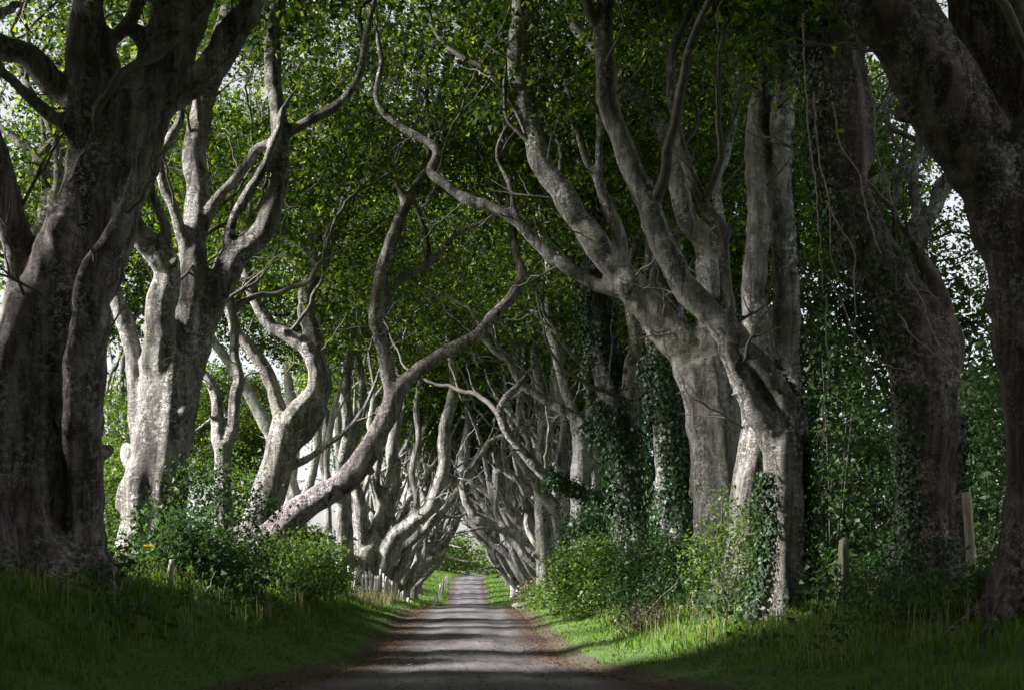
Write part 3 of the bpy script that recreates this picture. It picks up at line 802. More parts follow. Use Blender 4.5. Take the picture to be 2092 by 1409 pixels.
build_tree('beech_tree', 'ivy-footed beech on the right verge throwing two long limbs up over the road', 24.8, [
    [(1600,1250,84),(1602,1180,74),(1603,1100,74),(1602,1000,76),(1600,930,78),(1606,880,78)],
    [(1612,905,70),(1620,860,58),(1592,802,54),(1558,752,55),(1520,712,56),(1480,667,58),(1447,636,56),(1397,586,53),(1368,522,51),(1338,457,49),(1316,397,47),(1279,318,45),(1254,238,43),(1239,159,42),(1233,89,40),(1235,20,38),(1250,-80,34),(1240,-200,28)],
    [(1596,920,70),(1566,875,58),(1532,822,46),(1503,755,37),(1482,705,32),(1490,655,28),(1491,640,27),(1483,586,25),(1477,522,25),(1470,462,25),(1438,417,25),(1412,358,23),(1392,298,23),(1378,238,22),(1368,174,21),(1373,109,21),(1392,65,21),(1412,0,21),(1440,-90,18)],
    [(1493,730,34),(1472,690,24),(1455,680,20)],
    [(1478,520,16),(1490,455,10),(1452,470,6)],
    [(1392,300,14),(1420,262,9),(1424,225,7),(1415,205,5)],
  ], 23, 'bark', 0.040, lean=0.06, crown=crown(4.2, 25.5, 16.2, 4.6, 4.5, 4.6, 11.8, n=140),
  ivy=[(0, 0.0, 0.8, 560, 0.10, 0.075, (175, 30)), (0, 0.0, 1.0, 520, 0.13, 0.075, (5, 30)), (1, 0.0, 0.12, 200, 0.05, 0.075, (40, 50)), (0, 0.0, 0.22, 350, 0.06, 0.08, (270, 60))], disp=0.022)

build_tree('beech_tree', 'tall grey beech rising as two parallel upright stems on the right', 28.5, [
    [(1538,1215,110),(1536,1100,92),(1540,1000,92),(1560,900,104),(1575,830,120),(1576,790,124)],
    [(1552,850,76),(1546,760,66),(1545,695,60),(1544,571,52),(1547,447,45),(1541,323,43),(1547,223,36),(1562,140,28),(1560,50,24),(1575,-60,20)],
    [(1592,850,84),(1602,770,68),(1605,695,62),(1607,571,56),(1597,447,53),(1591,348,53),(1601,223,46),(1607,149,40),(1586,74,36),(1570,0,34),(1560,-120,28)],
    [(1545,330,24),(1556,260,18),(1556,200,16),(1575,140,14)],
    [(1600,240,26),(1620,180,24),(1618,100,24),(1630,0,22),(1640,-90,18)],
  ], 24, 'bark', 0.042, lean=0.05, crown=crown(5.6, 29, 17.0, 4.4, 4.5, 5, 12.2, n=140),
  ivy=[(2, 0.0, 0.5, 130, 0.05, 0.075, (20, 30))])

build_tree('beech_tree', 'smooth grey beech on the right with one heavy and one thin snaking limb', 33.0, [
    [(1478,1215,112),(1470,1120,94),(1466,1030,89),(1459,920,97),(1449,830,101),(1440,770,106),(1430,740,100)],
    [(1440,790,96),(1400,715,82),(1345,650,75),(1298,600,70),(1240,532,56),(1199,472,52),(1149,397,49),(1109,338,47),(1089,273,45),(1070,199,44),(1060,124,42),(1062,40,40),(1070,-70,36),(1060,-200,28)],
    [(1280,590,40),(1238,590,29),(1189,566,27),(1129,527,25),(1089,487,25),(1060,455,24),(1021,433,23),(947,404,23),(897,369,22),(877,345,20),(895,312,20),(862,284,19),(812,255,17),(778,225,15),(768,190,14),(778,130,12),(770,60,9)],
    [(1266,565,40),(1268,520,31),(1263,472,28),(1248,437,26),(1227,390,23),(1223,340,19),(1226,278,18),(1222,200,16),(1230,120,13)],
    [(1230,400,20),(1216,366,15),(1195,323,14),(1184,283,13),(1169,248,12),(1164,205,10),(1150,150,8)],
    [(1462,800,70),(1452,700,54),(1445,600,50),(1436,500,46),(1398,437,43),(1368,298,40),(1320,220,36),(1278,174,34),(1240,120,30),(1180,60,24)],
    [(1442,560,30),(1470,470,24),(1462,380,22),(1490,290,20),(1500,200,18),(1490,100,15)],
    [(1488,905,50),(1494,850,44),(1486,800,40)],
    [(1089,490,18),(1052,430,12),(1042,380,11),(1016,325,10),(1022,285,9),(1048,240,8)],
    [(1108,335,16),(1080,290,12),(1060,270,10),(1035,240,9),(1030,180,8)],
  ], 25, 'bark', 0.042, lean=0.08, crown=crown(3.6, 34, 16.5, 5.2, 5, 5, 11.4, n=170), disp=0.025)

build_tree('ivy_clad_tree', 'leaning beech smothered in dark ivy beside the bright shrubs', 38.5, [
    [(1318,1215,96),(1306,1120,84),(1290,1000,76),(1268,900,68),(1245,800,58),(1225,700,50),(1214,600,42),(1225,500,34),(1210,400,28)],
    [(1272,900,46),(1207,882,26),(1180,856,23),(1148,836,21),(1096,806,19),(1061,776,17),(1041,741,16),(1011,717,15),(987,692,14),(965,680,8)],
    [(1290,1010,40),(1230,1010,26),(1169,999,23),(1117,973,24),(1082,938,23),(1052,904,21),(1030,869,19),(1022,835,17),(1036,809,15),(1056,790,13),(1075,765,8)],
    [(1275,930,40),(1290,850,34),(1285,770,30),(1298,700,28),(1285,600,24),(1300,500,20)],
    [(1282,880,20),(1305,830,14),(1325,805,8)],
    [(1250,800,24),(1238,740,18),(1244,660,15),(1232,590,12)],
  ], 26, 'bark', 0.045, crown=crown(3.4, 39, 14.5, 4.6, 4.5, 5, 9.6, n=130),
  ivy=[(0, 0.0, 0.85, 900, 0.17, 0.10, None), (2, 0.0, 0.3, 380, 0.10, 0.09, None), (1, 0.0, 0.16, 340, 0.09, 0.09, None), (5, 0.0, 0.7, 150, 0.06, 0.085, None)])

build_tree('ivy_clad_tree', 'upright ivy-covered trunk just left of the smooth grey beech', 36.5, [
    [(1392,1210,88),(1384,1100,74),(1372,980,68),(1362,860,62),(1352,740,52),(1345,640,44),(1352,520,36),(1340,400,30)],
    [(1356,780,36),(1330,690,28),(1318,610,24),(1328,520,20),(1315,430,16)],
    [(1356,800,30),(1378,700,24),(1390,600,20),(1384,500,16)],
  ], 27, 'bark', 0.045, crown=crown(4.8, 37, 15, 4, 4, 5, 10.2, n=110),
  ivy=[(0, 0.0, 0.62, 1000, 0.15, 0.10, None), (0, 0.6, 0.9, 200, 0.06, 0.09, None)])

build_tree('beech_tree', 'bright white-grey bare trunk rising out of the ivy mound on the right', 49.0, [
    [(1188,1170,46),(1186,1080,40),(1186,1007,39),(1188,930,37),(1188,880,36)],
    [(1186,895,32),(1168,832,21),(1150,786,19),(1135,720,18),(1118,650,16),(1122,560,14),(1108,480,11)],
    [(1192,895,30),(1206,830,22),(1196,760,20),(1210,680,18),(1200,600,16),(1212,510,13)],
    [(1188,980,26),(1215,930,22),(1222,880,20),(1235,800,16)],
  ], 28, 'bark_pale', 0.045, crown=crown(3.2, 49, 13.6, 4.4, 4.4, 5, 8.8, n=120, size=0.13))

build_tree('beech_tree', 'slim pale beech with smooth stem left of the bright bare trunk', 57.0, [
    [(1122,1190,44),(1112,1080,36),(1108,1000,34),(1109,951,33),(1114,886,33),(1112,822,26),(1098,750,23),(1092,697,20),(1076,647,17),(1062,600,14),(1068,520,11)],
    [(1112,890,24),(1130,820,19),(1134,750,17),(1150,690,15),(1146,600,13)],
    [(1108,1000,22),(1085,960,17),(1080,900,15),(1060,850,13),(1066,780,10)],
  ], 29, 'bark_pale', 0.05, crown=crown(2.8, 57, 15.0, 4.6, 4.6, 5, 10.4, n=120, size=0.13, spread=0.7))

build_tree('beech_tree', 'beech with a torn peeling limb leaning left over the right verge', 52.0, [
    [(1165,1200,46),(1156,1130,42),(1145,1060,36),(1117,1016,28),(1085,968,25),(1060,930,24),(1048,906,20)],
    [(1152,1100,34),(1160,1020,28),(1148,940,25),(1155,860,22),(1140,780,19),(1150,690,16),(1138,600,13)],
    [(1060,930,12),(1046,895,8),(1042,870,3)],
  ], 30, 'bark_pale', 0.045, crown=crown(3.6, 52, 14.0, 3.6, 4, 4.6, 9.4, n=80, size=0.13))

build_tree('beech_tree', 'beech on the right with two heavy limbs reaching low across the road', 70.0, [
    [(1128,1215,46),(1120,1170,42),(1112,1130,40),(1106,1108,38)],
    [(1104,1118,30),(1078,1084,24),(1039,1042,22),(996,1003,20),(952,968,17),(945,920,14),(956,860,12),(948,790,10)],
    [(1108,1125,28),(1070,1100,22),(1017,1076,20),(974,1059,19),(952,1025,18),(944,994,16),(940,970,8)],
    [(1112,1125,30),(1118,1050,24),(1104,980,20),(1115,900,17),(1104,820,14),(1114,730,12)],
    [(1036,1040,16),(1040,980,13),(1028,920,12),(1036,850,10),(1026,780,8)],
    [(1080,1086,16),(1074,1020,14),(1086,950,12),(1076,880,11),(1084,800,9)],
  ], 31, 'bark_pale', 0.05, crown=crown(2.6, 70, 15.6, 5, 5, 5, 10.8, n=160, size=0.13, spread=0.8))

build_tree('tree', 'twisted open tree against white sky seen between the two rightmost beeches', 38.0, [
    [(1905,1120,64),(1900,950,52),(1890,800,46),(1872,660,42),(1862,560,40),(1856,510,40)],
    [(1856,540,34),(1852,490,27),(1872,440,23),(1866,350,21),(1886,275,21),(1870,240,19),(1854,215,19),(1868,172,18),(1895,100,16)],
    [(1862,545,34),(1885,480,30),(1920,405,30),(1968,320,27),(2000,230,22)],
    [(1858,560,30),(1820,500,22),(1788,440,19),(1826,408,18),(1838,366,16),(1846,300,12)],
    [(1838,540,24),(1790,470,18),(1774,382,18),(1820,356,19),(1862,336,18),(1926,280,17),(1975,200,14)],
    [(1905,430,20),(1915,380,18),(1936,352,15),(1930,300,12)],
    [(1780,440,18),(1765,330,16),(1790,260,15),(1830,180,14),(1840,90,12)],
  ], 32, 'bark', 0.045, crown=crown(12.2, 38.5, 11.5, 4.4, 3, 5.6, 5.0, n=170, per=66, spread=0.6, size=0.1))
build_tree('tree', 'dark tree half hidden behind the huge left-edge beech', 31.0, [
    [(-60,1160,70),(-50,1000,60),(-20,850,54),(10,700,48),(40,560,40),(80,470,34)],
    [(70,490,34),(107,470,22),(84,440,20),(94,380,20),(72,353,19),(25,358,16),(-20,330,12)],
    [(50,540,34),(110,450,26),(134,387,20),(100,343,20),(60,308,19),(0,263,16),(-50,220,12)],
    [(80,480,30),(120,380,22),(110,280,20),(60,180,16)],
  ], 33, 'bark', 0.045, crown=crown(-10.6, 31, 12.5, 3.2, 3, 4.2, 7.4, n=130, per=100, spread=0.6, size=0.1))
# ------------------------------------------------------------------ library beeches for the far stretch
def library_tree(seed, toward=1.0):
    """a beech at the origin whose crown leans to +X; returns the meshes (trunk, branches, crown)"""
    rng = np.random.default_rng(seed)
    th = rng.uniform(1.0, 2.2); r0 = rng.uniform(0.42, 0.56)
    tr = np.array([[0, 0, -0.5, r0 * 1.35], [0.02, 0, 0.15, r0 * 1.12], [0.08, 0.05, th * 0.55, r0], [0.2 * toward, 0, th, r0 * 0.95]])
    paths = [catmull(tr, 0.12)]
    nl = rng.integers(11, 15)
    for i in range(nl):
        az = rng.normal(0, 1.0) if i < nl * 0.55 else rng.uniform(-math.pi, math.pi)
        el = math.radians(rng.uniform(44, 60) if i < 2 else rng.uniform(62, 86))
        d = np.array([math.cos(az) * math.cos(el) * toward, math.sin(az) * math.cos(el), math.sin(el)])
        L = rng.uniform(9.5, 13.5); n = 14
        r = rng.uniform(0.10, 0.25) if i > 2 else rng.uniform(0.2, 0.29)
        p = np.array([0.12, 0, th * rng.uniform(0.55, 0.95)]); cur = d.copy()
        ph = rng.uniform(0, 6.28); wv = rng.uniform(0.55, 0.95); am = rng.uniform(0.3, 0.85)
        side = np.cross(d, (0, 0, 1)); side /= np.linalg.norm(side); bb = np.cross(side, d)
        ph2 = rng.uniform(0, 6.28)
        pts = []
        for k in range(n):
            s = k / (n - 1)
            q = p + side * am * (math.sin(wv * s * L + ph) - math.sin(ph)) + bb * am * 0.7 * (math.sin(wv * 0.8 * s * L + ph2) - math.sin(ph2))
            pts.append([*q, r * (1 - 0.78 * s) + 0.02])
            p = p + cur * L / (n - 1)
            cur = cur + np.array([0.015 * toward, 0, 0.05]); cur /= np.linalg.norm(cur)
        P = catmull(np.array(pts), 0.14); paths.append(P)
        for _ in range(rng.integers(3, 5)):
            j = int(rng.uniform(0.25, 0.7) * len(P)); c = P[j]
            dd_ = P[min(j + 5, len(P) - 1), :3] - P[j, :3]; dd_ /= np.linalg.norm(dd_) + 1e-9
            dd_ = dd_ + rng.normal(0, 0.55, 3); dd_[2] = abs(dd_[2]) + 0.2; dd_ /= np.linalg.norm(dd_)
            LL = rng.uniform(2.5, 5); sd_ = np.cross(dd_, rng.normal(0, 1, 3)); ph3 = rng.uniform(0, 6)
            sub = [[*(c[:3] + dd_ * LL * s + sd_ * 0.35 * (math.sin(s * 5 + ph3) - math.sin(ph3))), c[3] * 0.62 * (1 - 0.75 * s) + 0.012] for s in np.linspace(0, 1, 7)]
            paths.append(catmull(np.array(sub), 0.14))
    parts = []
    for k, P in enumerate(paths):
        ns = 16 if k == 0 else 10
        lob = None
        if k == 0:
            a = np.linspace(0, 2 * np.pi, ns, endpoint=False)
            lob = 1 + 0.10 * np.cos(5 * a[None] + seed) * np.exp(-np.maximum(P[:, 2], 0) / 0.8)[:, None] + 0.05 * np.cos(3 * a[None])
        parts.append(tube(P[:, :3], P[:, 3], ns, lob))
    trunk = remeshed('trunk', parts, 0.095, M['bark_pale'], smooth=2, disp=0.02, seed=seed)
    sk = np.vstack([p[:, :3] for p in paths]); sr = np.concatenate([p[:, 3] for p in paths])
    u = rng.normal(0, 1, (4600, 3)); u /= np.linalg.norm(u, axis=1, keepdims=True); u *= rng.uniform(0.2, 1, (4600, 1)) ** 0.45
    p = np.array([1.3 * toward, 0, 14.6]) + u * (5.4, 4.6, 5.0)
    p = p[(p[:, 2] > 10.6) & (pnoise(p * 0.4, seed) > -0.12)][:380]
    hi = sk[:, 2] > 3.5
    br, _, _ = grow_branches(rng, sk[hi], sr[hi], p[:120], r0=0.07)
    bv, bq = join(br)
    bm_ = make_mesh('branches', bv, bq, M['twig'])
    lv, lq = crown_sprays(p, rng, 200, 0.9, size=0.17)
    cm = make_mesh('crown', lv, lq, M['leaf'], False)
    return trunk, bm_, cm

LIB = [library_tree(100 + i) for i in range(5)]
def place_lib(k, x, y, rz, sc_, label, group, mirror=False, name='beech_tree'):
    root = empty(name, (x, y, float(gz(np.array([x]), np.array([y]))[0])))
    root.rotation_euler = (0, 0, rz); root.scale = ((-sc_ if mirror else sc_), sc_, sc_)
    tag(root, label, 'tree', group)
    for nm, me in zip(('trunk', 'branches', 'crown'), LIB[k]):
        o = link(nm, me, root)
        if nm != 'trunk': o['kind'] = 'stuff'
    return root

rf = np.random.default_rng(77)
ORD = ['first', 'second', 'third', 'fourth', 'fifth', 'sixth', 'seventh', 'eighth', 'ninth', 'tenth', 'eleventh', 'twelfth', 'thirteenth', 'fourteenth']
for i, y in enumerate([71, 76.5, 82, 87.5, 93, 99, 105, 111.5, 118, 125, 132, 140, 149, 158]):
    place_lib(i % 5, -4.7 + rf.uniform(-0.35, 0.25), y + rf.uniform(-1, 1), rf.uniform(-0.5, 0.5), rf.uniform(0.92, 1.1),
              ORD[i] + ' pale twisted beech along the far left row, counted from the near paling fence', 'far beeches of the left row')
for i, y in enumerate([63, 76, 81.5, 87, 92.5, 98, 104, 110.5, 117, 124, 132, 141, 150, 159]):
    place_lib((i + 3) % 5, 4.4 + rf.uniform(-0.25, 0.35), y + rf.uniform(-1, 1), rf.uniform(-0.5, 0.5), rf.uniform(0.92, 1.1),
              ORD[i] + ' pale twisted beech along the far right row, counted from the road crest', 'far beeches of the right row', mirror=True)
for i, (x, y) in enumerate([(-7.5, 172), (-11, 186), (-6, 204), (12.5, 176), (14.5, 190), (13.5, 214), (-9, 212)]):
    place_lib(i % 5, x, y, rf.uniform(0, 6.2), rf.uniform(0.85, 1.05), 'dark tree closing the far end of the avenue', 'trees at the end of the avenue', name='tree')
for i, (x, y, k, lab) in enumerate([(9.4, 47, 1, 'leafy tree behind the right row, showing between the upright twin stems'), (8.8, 61, 4, 'leafy tree behind the right row above the ivy-clad trunks')]):
    place_lib(k, x, y, 0.6 + i, 0.95, lab, 'trees behind the right row', name='tree')
for i, (x, y, lab) in enumerate([(-12.6, 51, 'slim leafy tree in the white gap left of the burled beech'), (-16.8, 98, 'field tree seen between the twin-stemmed and the forked beech'), (-27.5, 110, 'sunlit field tree far off beyond the left hedge, left of the burled beech'), (-36, 128, 'distant field tree at the left edge beyond the big beech')]):
    place_lib((i + 1) % 5, x, y, 1.0 + i, 0.9, lab, 'trees out in the left field', name='tree')
# the avenue goes on behind the photographer and shades the foreground
for i, (x, y, rz) in enumerate([(-8.0, 11.5, 2.4), (-8.0, 4.0, 0.3), (-7.5, -5, 0.1), (8.6, 11.0, 0.8), (8.2, 3.0, 2.9), (8.0, -6, 3.1), (-3.0, -16, 1.0), (4.0, -17, 2.0)]):
    place_lib((i * 2 + 1) % 5, x, y, rz, 1.2, 'avenue beech standing behind the camera, out of the picture', 'beeches behind the camera')

for i, (x, y, rz) in enumerate([(-14.0, 13.0, 4.0), (-13.0, 6.5, 0.4), (-13.5, -1.0, 3.0), (-20.0, 11.5, 2.2), (-19.5, 5.0, 5.0)]):  # trees added out of view to keep the sun off the near stretch
    place_lib((i + 2) % 5, x, y, rz, 1.1, 'unseen tree added on the left to shade the foreground', 'added shade trees left of the camera', name='tree')

place_lib(3, -11.2, 18.6, 3.3, 0.9, 'small unseen tree added to shade the left-edge beech', 'added shade trees left of the camera', name='tree')  # added out of frame, its crown shades the upper left-edge beech

# ------------------------------------------------------------------ shrubs
def shrub(label, x, y, rx, ry, rz, n, per, size, mat, seed, name='shrub', zc=0.55, spread=0.22, up=0.45):
    rng = np.random.default_rng(seed)
    g = float(gz(np.array([x]), np.array([y]))[0])
    root = empty(name, (x, y, g)); tag(root, label, 'shrub')
    u = rng.normal(0, 1, (n * 4, 3)); u /= np.linalg.norm(u, axis=1, keepdims=True); u *= rng.uniform(0.3, 1, (n * 4, 1)) ** 0.4
    p = u * (rx, ry, rz) * (1 + 0.75 * pnoise(u * 2.6 + seed, seed))[:, None] + (0, 0, rz * zc)
    gl = gz(p[:, 0] + x, p[:, 1] + y) - g
    p = p[(p[:, 2] > gl + 0.05)][:n]
    lv, lq = sprays(p, rng, per, spread, flat=0.6, size=size, up=up)
    tag(link('foliage', make_mesh('foliage', lv, lq, M[mat], False), root), kind='stuff')
    st = []
    for i in range(0, len(p), max(1, len(p) // 16)):
        b = np.array([rng.normal(0, rx * 0.2), rng.normal(0, ry * 0.2), 0]); b[2] = float(gz(np.array([x + b[0]]), np.array([y + b[1]]))[0]) - g - 0.1
        mid = (b + p[i]) / 2 + rng.normal(0, 0.15, 3); mid[2] += 0.1
        c = catmull(np.array([b, mid, p[i]]), 0.3)
        st.append(tube(c, np.linspace(0.018, 0.005, len(c)), 4, cap=False))
    v, q = join(st)
    tag(link('stems', make_mesh('stems', v, q, M['twig']), root), kind='stuff')
    return root

def at_px(px, Y): return (px - CX) / F * Y
shrub('tall dark leafy shrub between the burled beech and the forked beech', at_px(450, 27.0), 27.0, 0.95, 0.8, 1.5, 150, 30, 0.07, 'shrub_dark', 41, zc=0.65, spread=0.26)
shrub('low dark sapling in front of the pale burled beech', at_px(345, 25.2), 25.2, 0.7, 0.4, 0.9, 45, 26, 0.085, 'shrub_dark', 42, zc=0.7)
shrub('grey-green rounded shrub under the sweeping limb', at_px(615, 41), 41, 1.15, 1.0, 1.2, 190, 46, 0.085, 'shrub', 43)
shrub('low bushy undergrowth on the left verge before the paling fence', at_px(585, 33), 33, 1.3, 1.2, 0.75, 150, 42, 0.075, 'shrub', 44)
shrub('small weedy shrub at the left road edge beside the fence posts', at_px(655, 44), 44, 0.8, 1.4, 0.42, 90, 40, 0.07, 'shrub', 45)
shrub('light leafy bush in the gap left of the burled beech', at_px(232, 33), 33, 0.6, 0.8, 1.9, 120, 40, 0.085, 'shrub', 46)
shrub('tall thin-leaved bush against the white sky beyond the burled beech', at_px(238, 39), 39, 0.75, 0.8, 3.0, 110, 36, 0.10, 'shrub', 83, zc=0.85, spread=0.3)
shrub('thin ragged bush half covering the white gap beside the twin-stemmed beech', at_px(492, 46), 46, 0.9, 0.8, 2.3, 90, 30, 0.10, 'shrub', 84, zc=0.8, spread=0.35)
shrub('tall ragged hawthorn beyond the forked beech, low in the white gap', -9.7, 62, 1.3, 1.2, 3.0, 170, 40, 0.13, 'shrub', 85, zc=0.75, spread=0.4)
shrub('ragged field-edge thorn seen past the twin-stemmed beech', -11.6, 66, 1.4, 1.2, 2.6, 150, 40, 0.13, 'shrub_dark', 86, zc=0.75, spread=0.4)
shrub('tall unseen thicket added left of the camera to darken the foreground', -12.8, 17.6, 2.2, 4.4, 5.6, 420, 46, 0.24, 'shrub_dark', 87, zc=0.75, spread=0.6)  # added unseen sun blocker, leaves the near ground in shade
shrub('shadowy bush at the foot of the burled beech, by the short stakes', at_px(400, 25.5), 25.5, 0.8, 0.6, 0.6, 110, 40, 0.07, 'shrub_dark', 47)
shrub('pale sunlit shrub on the right verge nearest the road', at_px(1205, 38), 38, 1.0, 1.5, 1.35, 230, 48, 0.08, 'shrub', 48, zc=0.55)
shrub('dense ivy mound swelling between the bare trunk and the ivy-clad beech', at_px(1245, 42), 42, 1.5, 1.5, 2.1, 330, 52, 0.085, 'ivy', 49, zc=0.5)
shrub('dark bramble thicket at the foot of the smooth grey beech', at_px(1365, 32), 32, 1.25, 1.0, 1.1, 230, 46, 0.07, 'shrub_dark', 50)
shrub('green arching sapling before the ivy-footed right beech', at_px(1490, 26.5), 26.5, 0.65, 0.5, 1.35, 95, 34, 0.06, 'shrub', 51, zc=0.75)
shrub('reddish withered bramble at the verge below the dark thicket', at_px(1330, 29), 29, 0.7, 0.5, 0.3, 30, 30, 0.05, 'bramble', 52)
shrub('low mixed weeds on the right verge below the sunlit shrub', at_px(1130, 47), 47, 0.8, 2.2, 0.6, 110, 36, 0.08, 'shrub', 53)
shrub('brown withered shrub at the far right verge near the small paling', at_px(1092, 60), 60, 0.7, 1.4, 0.7, 70, 36, 0.09, 'bramble', 54)
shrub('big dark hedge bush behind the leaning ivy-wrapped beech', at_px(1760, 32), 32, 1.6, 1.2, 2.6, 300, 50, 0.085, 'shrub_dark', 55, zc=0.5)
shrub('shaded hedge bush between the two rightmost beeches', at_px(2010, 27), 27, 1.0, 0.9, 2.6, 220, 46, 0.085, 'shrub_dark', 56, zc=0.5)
shrub('tall loose hazel filling the gap right of the ivy-footed beech', at_px(1700, 28.5), 28.5, 0.75, 0.8, 3.1, 150, 40, 0.085, 'shrub_dark', 57, zc=0.75)
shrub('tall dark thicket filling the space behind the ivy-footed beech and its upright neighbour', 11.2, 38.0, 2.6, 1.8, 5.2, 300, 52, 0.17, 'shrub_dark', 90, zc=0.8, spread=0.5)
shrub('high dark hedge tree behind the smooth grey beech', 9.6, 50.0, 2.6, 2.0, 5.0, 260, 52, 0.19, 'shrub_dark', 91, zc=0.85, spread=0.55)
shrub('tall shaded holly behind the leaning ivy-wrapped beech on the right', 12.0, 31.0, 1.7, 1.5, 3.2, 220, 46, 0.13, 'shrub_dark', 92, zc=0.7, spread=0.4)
shrub('broad hedge running behind the right row', at_px(1560, 42), 42, 2.6, 1.4, 1.7, 260, 50, 0.10, 'shrub_dark', 58)
for i, (x, y) in enumerate([(8.0, 58), (8.2, 70), (8.0, 84), (8.3, 98), (8.0, 113), (8.2, 128)]):
    r = shrub(ORD[i] + ' dark hedge clump behind the far right row, counted from the camera', x, y, 2.2, 6.0, 1.6, 110, 26, 0.2, 'shrub_dark', 60 + i, name='hedge', spread=0.4); r['group'] = 'hedge clumps behind the right row'
for i, (x, y) in enumerate([(-8.4, 52), (-8.0, 66), (-8.3, 82), (-8.2, 100), (-8.4, 120)]):
    r = shrub(ORD[i] + ' green hedge clump behind the far left row, counted from the camera', x, y, 1.8, 5.5, 0.95, 90, 26, 0.19, 'shrub', 70 + i, name='hedge', spread=0.4); r['group'] = 'hedge clumps behind the left row'
shrub('rounded green thicket closing the far end of the road on its left', -4.6, 182, 5.0, 5, 2.8, 200, 30, 0.32, 'shrub', 80, name='hedge', spread=0.7)
shrub('broad light-green thicket beyond the far bend of the road', 3.0, 222, 8.5, 4, 3.0, 200, 30, 0.34, 'shrub', 81, name='hedge', spread=0.8)
shrub('small round bush below the first left far beech, beside the fence', at_px(858, 84), 84, 0.6, 0.8, 0.8, 50, 36, 0.13, 'shrub_dark', 82)

# ------------------------------------------------------------------ fences, posts and stakes
def post_mesh(name, w, h, d, mat, seed, rnd=True):
    rng = np.random.default_rng(seed)
    zs = np.linspace(-0.25, h, 8)
    c = np.stack([rng.normal(0, 0.004, 8), rng.normal(0, 0.004, 8), zs], 1)
    R = np.full(8, 1.0) * (1 + rng.normal(0, 0.02, 8)); R[-1] *= 0.93
    ns = 10 if rnd else 8
    a = np.linspace(0, 2 * np.pi, ns, endpoint=False)
    if rnd: prof = np.stack([np.cos(a) * w / 2, np.sin(a) * d / 2], 1)
    else: prof = np.array([(1, -.8), (1, .8), (.8, 1), (-.8, 1), (-1, .8), (-1, -.8), (-.8, -1), (.8, -1)]) * (w / 2, d / 2)
    V = (c[:, None, :] + np.concatenate([prof[None] * R[:, None, None], np.zeros((8, ns, 1))], 2)).reshape(-1, 3)
    V[-ns:, 2] += rng.normal(0, 0.012, ns) + prof[:, 0] * 0.15
    i = np.arange(7)[:, None] * ns; j = np.arange(ns)[None]; k = (j + 1) % ns
    Q = np.stack([i + j, i + k, i + ns + k, i + ns + j], -1).reshape(-1, 4)
    V = np.vstack([V, [[c[-1, 0], c[-1, 1], h + 0.004]]]); t = len(V) - 1; j2 = np.arange(0, ns, 2)
    Q = np.vstack([Q, np.stack([np.full(len(j2), t), 7 * ns + j2, 7 * ns + (j2 + 1) % ns, 7 * ns + (j2 + 2) % ns], -1)])
    return make_mesh(name, V, Q, M[mat], False)

def lone_post(name, label, px, Y, w, h, mat, tilt=(0, 0), seed=0, rnd=True, cat='post'):
    x = at_px(px, Y)
    o = link(name, post_mesh(name, w, h, w, mat, seed, rnd), None, (x, Y, float(gz(np.array([x]), np.array([Y]))[0]) - 0.02))
    o.rotation_euler = (math.radians(tilt[0]), math.radians(tilt[1]), 0.4)
    return tag(o, label, cat)
lone_post('fence_post', 'tall weathered round post leaning left between the two rightmost beeches', 1988, 23.0, 0.15, 1.62, 'post', (0, -5), 1)
lone_post('fence_post', 'dark mossy square post standing right of the ivy-footed beech', 1722, 24.0, 0.135, 1.12, 'post_dark', (0, 1), 2, False)
lone_post('fence_post', 'thin dark stake at the left foot of the burled beech', 264, 25.5, 0.085, 0.62, 'post_dark', (0, 1), 3)
lone_post('fence_post', 'leaning split stake with a bramble in front of the burled beech', 343, 23.6, 0.10, 0.52, 'post', (0, 8), 4)
lone_post('fence_post', 'short grey post stub in the dark thicket on the right verge', 1420, 29.5, 0.13, 0.5, 'post', (0, 0), 5)
lone_post('fence_post', 'slender pale stake in the thicket beside the post stub', 1456, 29.0, 0.07, 0.8, 'post', (3, -3), 6)
lone_post('fence_post', 'short pale post on the left verge below the rounded shrub', 661, 45.0, 0.14, 0.42, 'pale_wood', (0, 2), 7)
lone_post('fence_post', 'pale marker stub beside the left fence end', 690, 47.0, 0.12, 0.36, 'pale_wood', (0, -2), 8)
lone_post('fence_post', 'thin stake standing in the sunlit shrub on the right verge', 1302, 34, 0.07, 0.7, 'post', (0, 3), 9)

def paling(label, pts, n, h, seed, lean=3.0):
    """upright pales on two rails along a ground line; each pale a part"""
    rng = np.random.default_rng(seed)
    P = np.array(pts, dtype=float)
    t = np.linspace(0, len(P) - 1, n); X = np.interp(t, np.arange(len(P)), P[:, 0]); Y = np.interp(t, np.arange(len(P)), P[:, 1])
    Z = gz(X, Y)
    root = empty('paling_fence', (X[0], Y[0], Z[0])); tag(root, label, 'fence')
    for k in range(3):
        me_ = post_mesh('pale', 0.085, h, 0.03, 'pale_wood', seed + k, False)
        PM[k] = me_
    for i in range(n):
        thick = i % 6 == 0
        o = link('post' if thick else 'pale', PMP if thick else PM[i % 3], root, (X[i] - X[0], Y[i] - Y[0], Z[i] - Z[0] - 0.02))
        o.rotation_euler = (math.radians(rng.normal(0, lean)), math.radians(rng.normal(0, lean)), rng.uniform(-0.4, 0.4))
        o.scale = (1, 1, rng.uniform(0.86, 1.1))
    for hh in (0.3, 0.75):
        c = np.stack([X - X[0], Y - Y[0] + 0.05, Z - Z[0] + h * hh], 1)
        v, q = tube(c, np.full(n, 0.014), 6)
        link('rail', make_mesh('rail', v, q, M['wire']), root)
    return root
PM = {}; PMP = post_mesh('post', 0.12, 1.15, 0.12, 'pale_wood', 99)
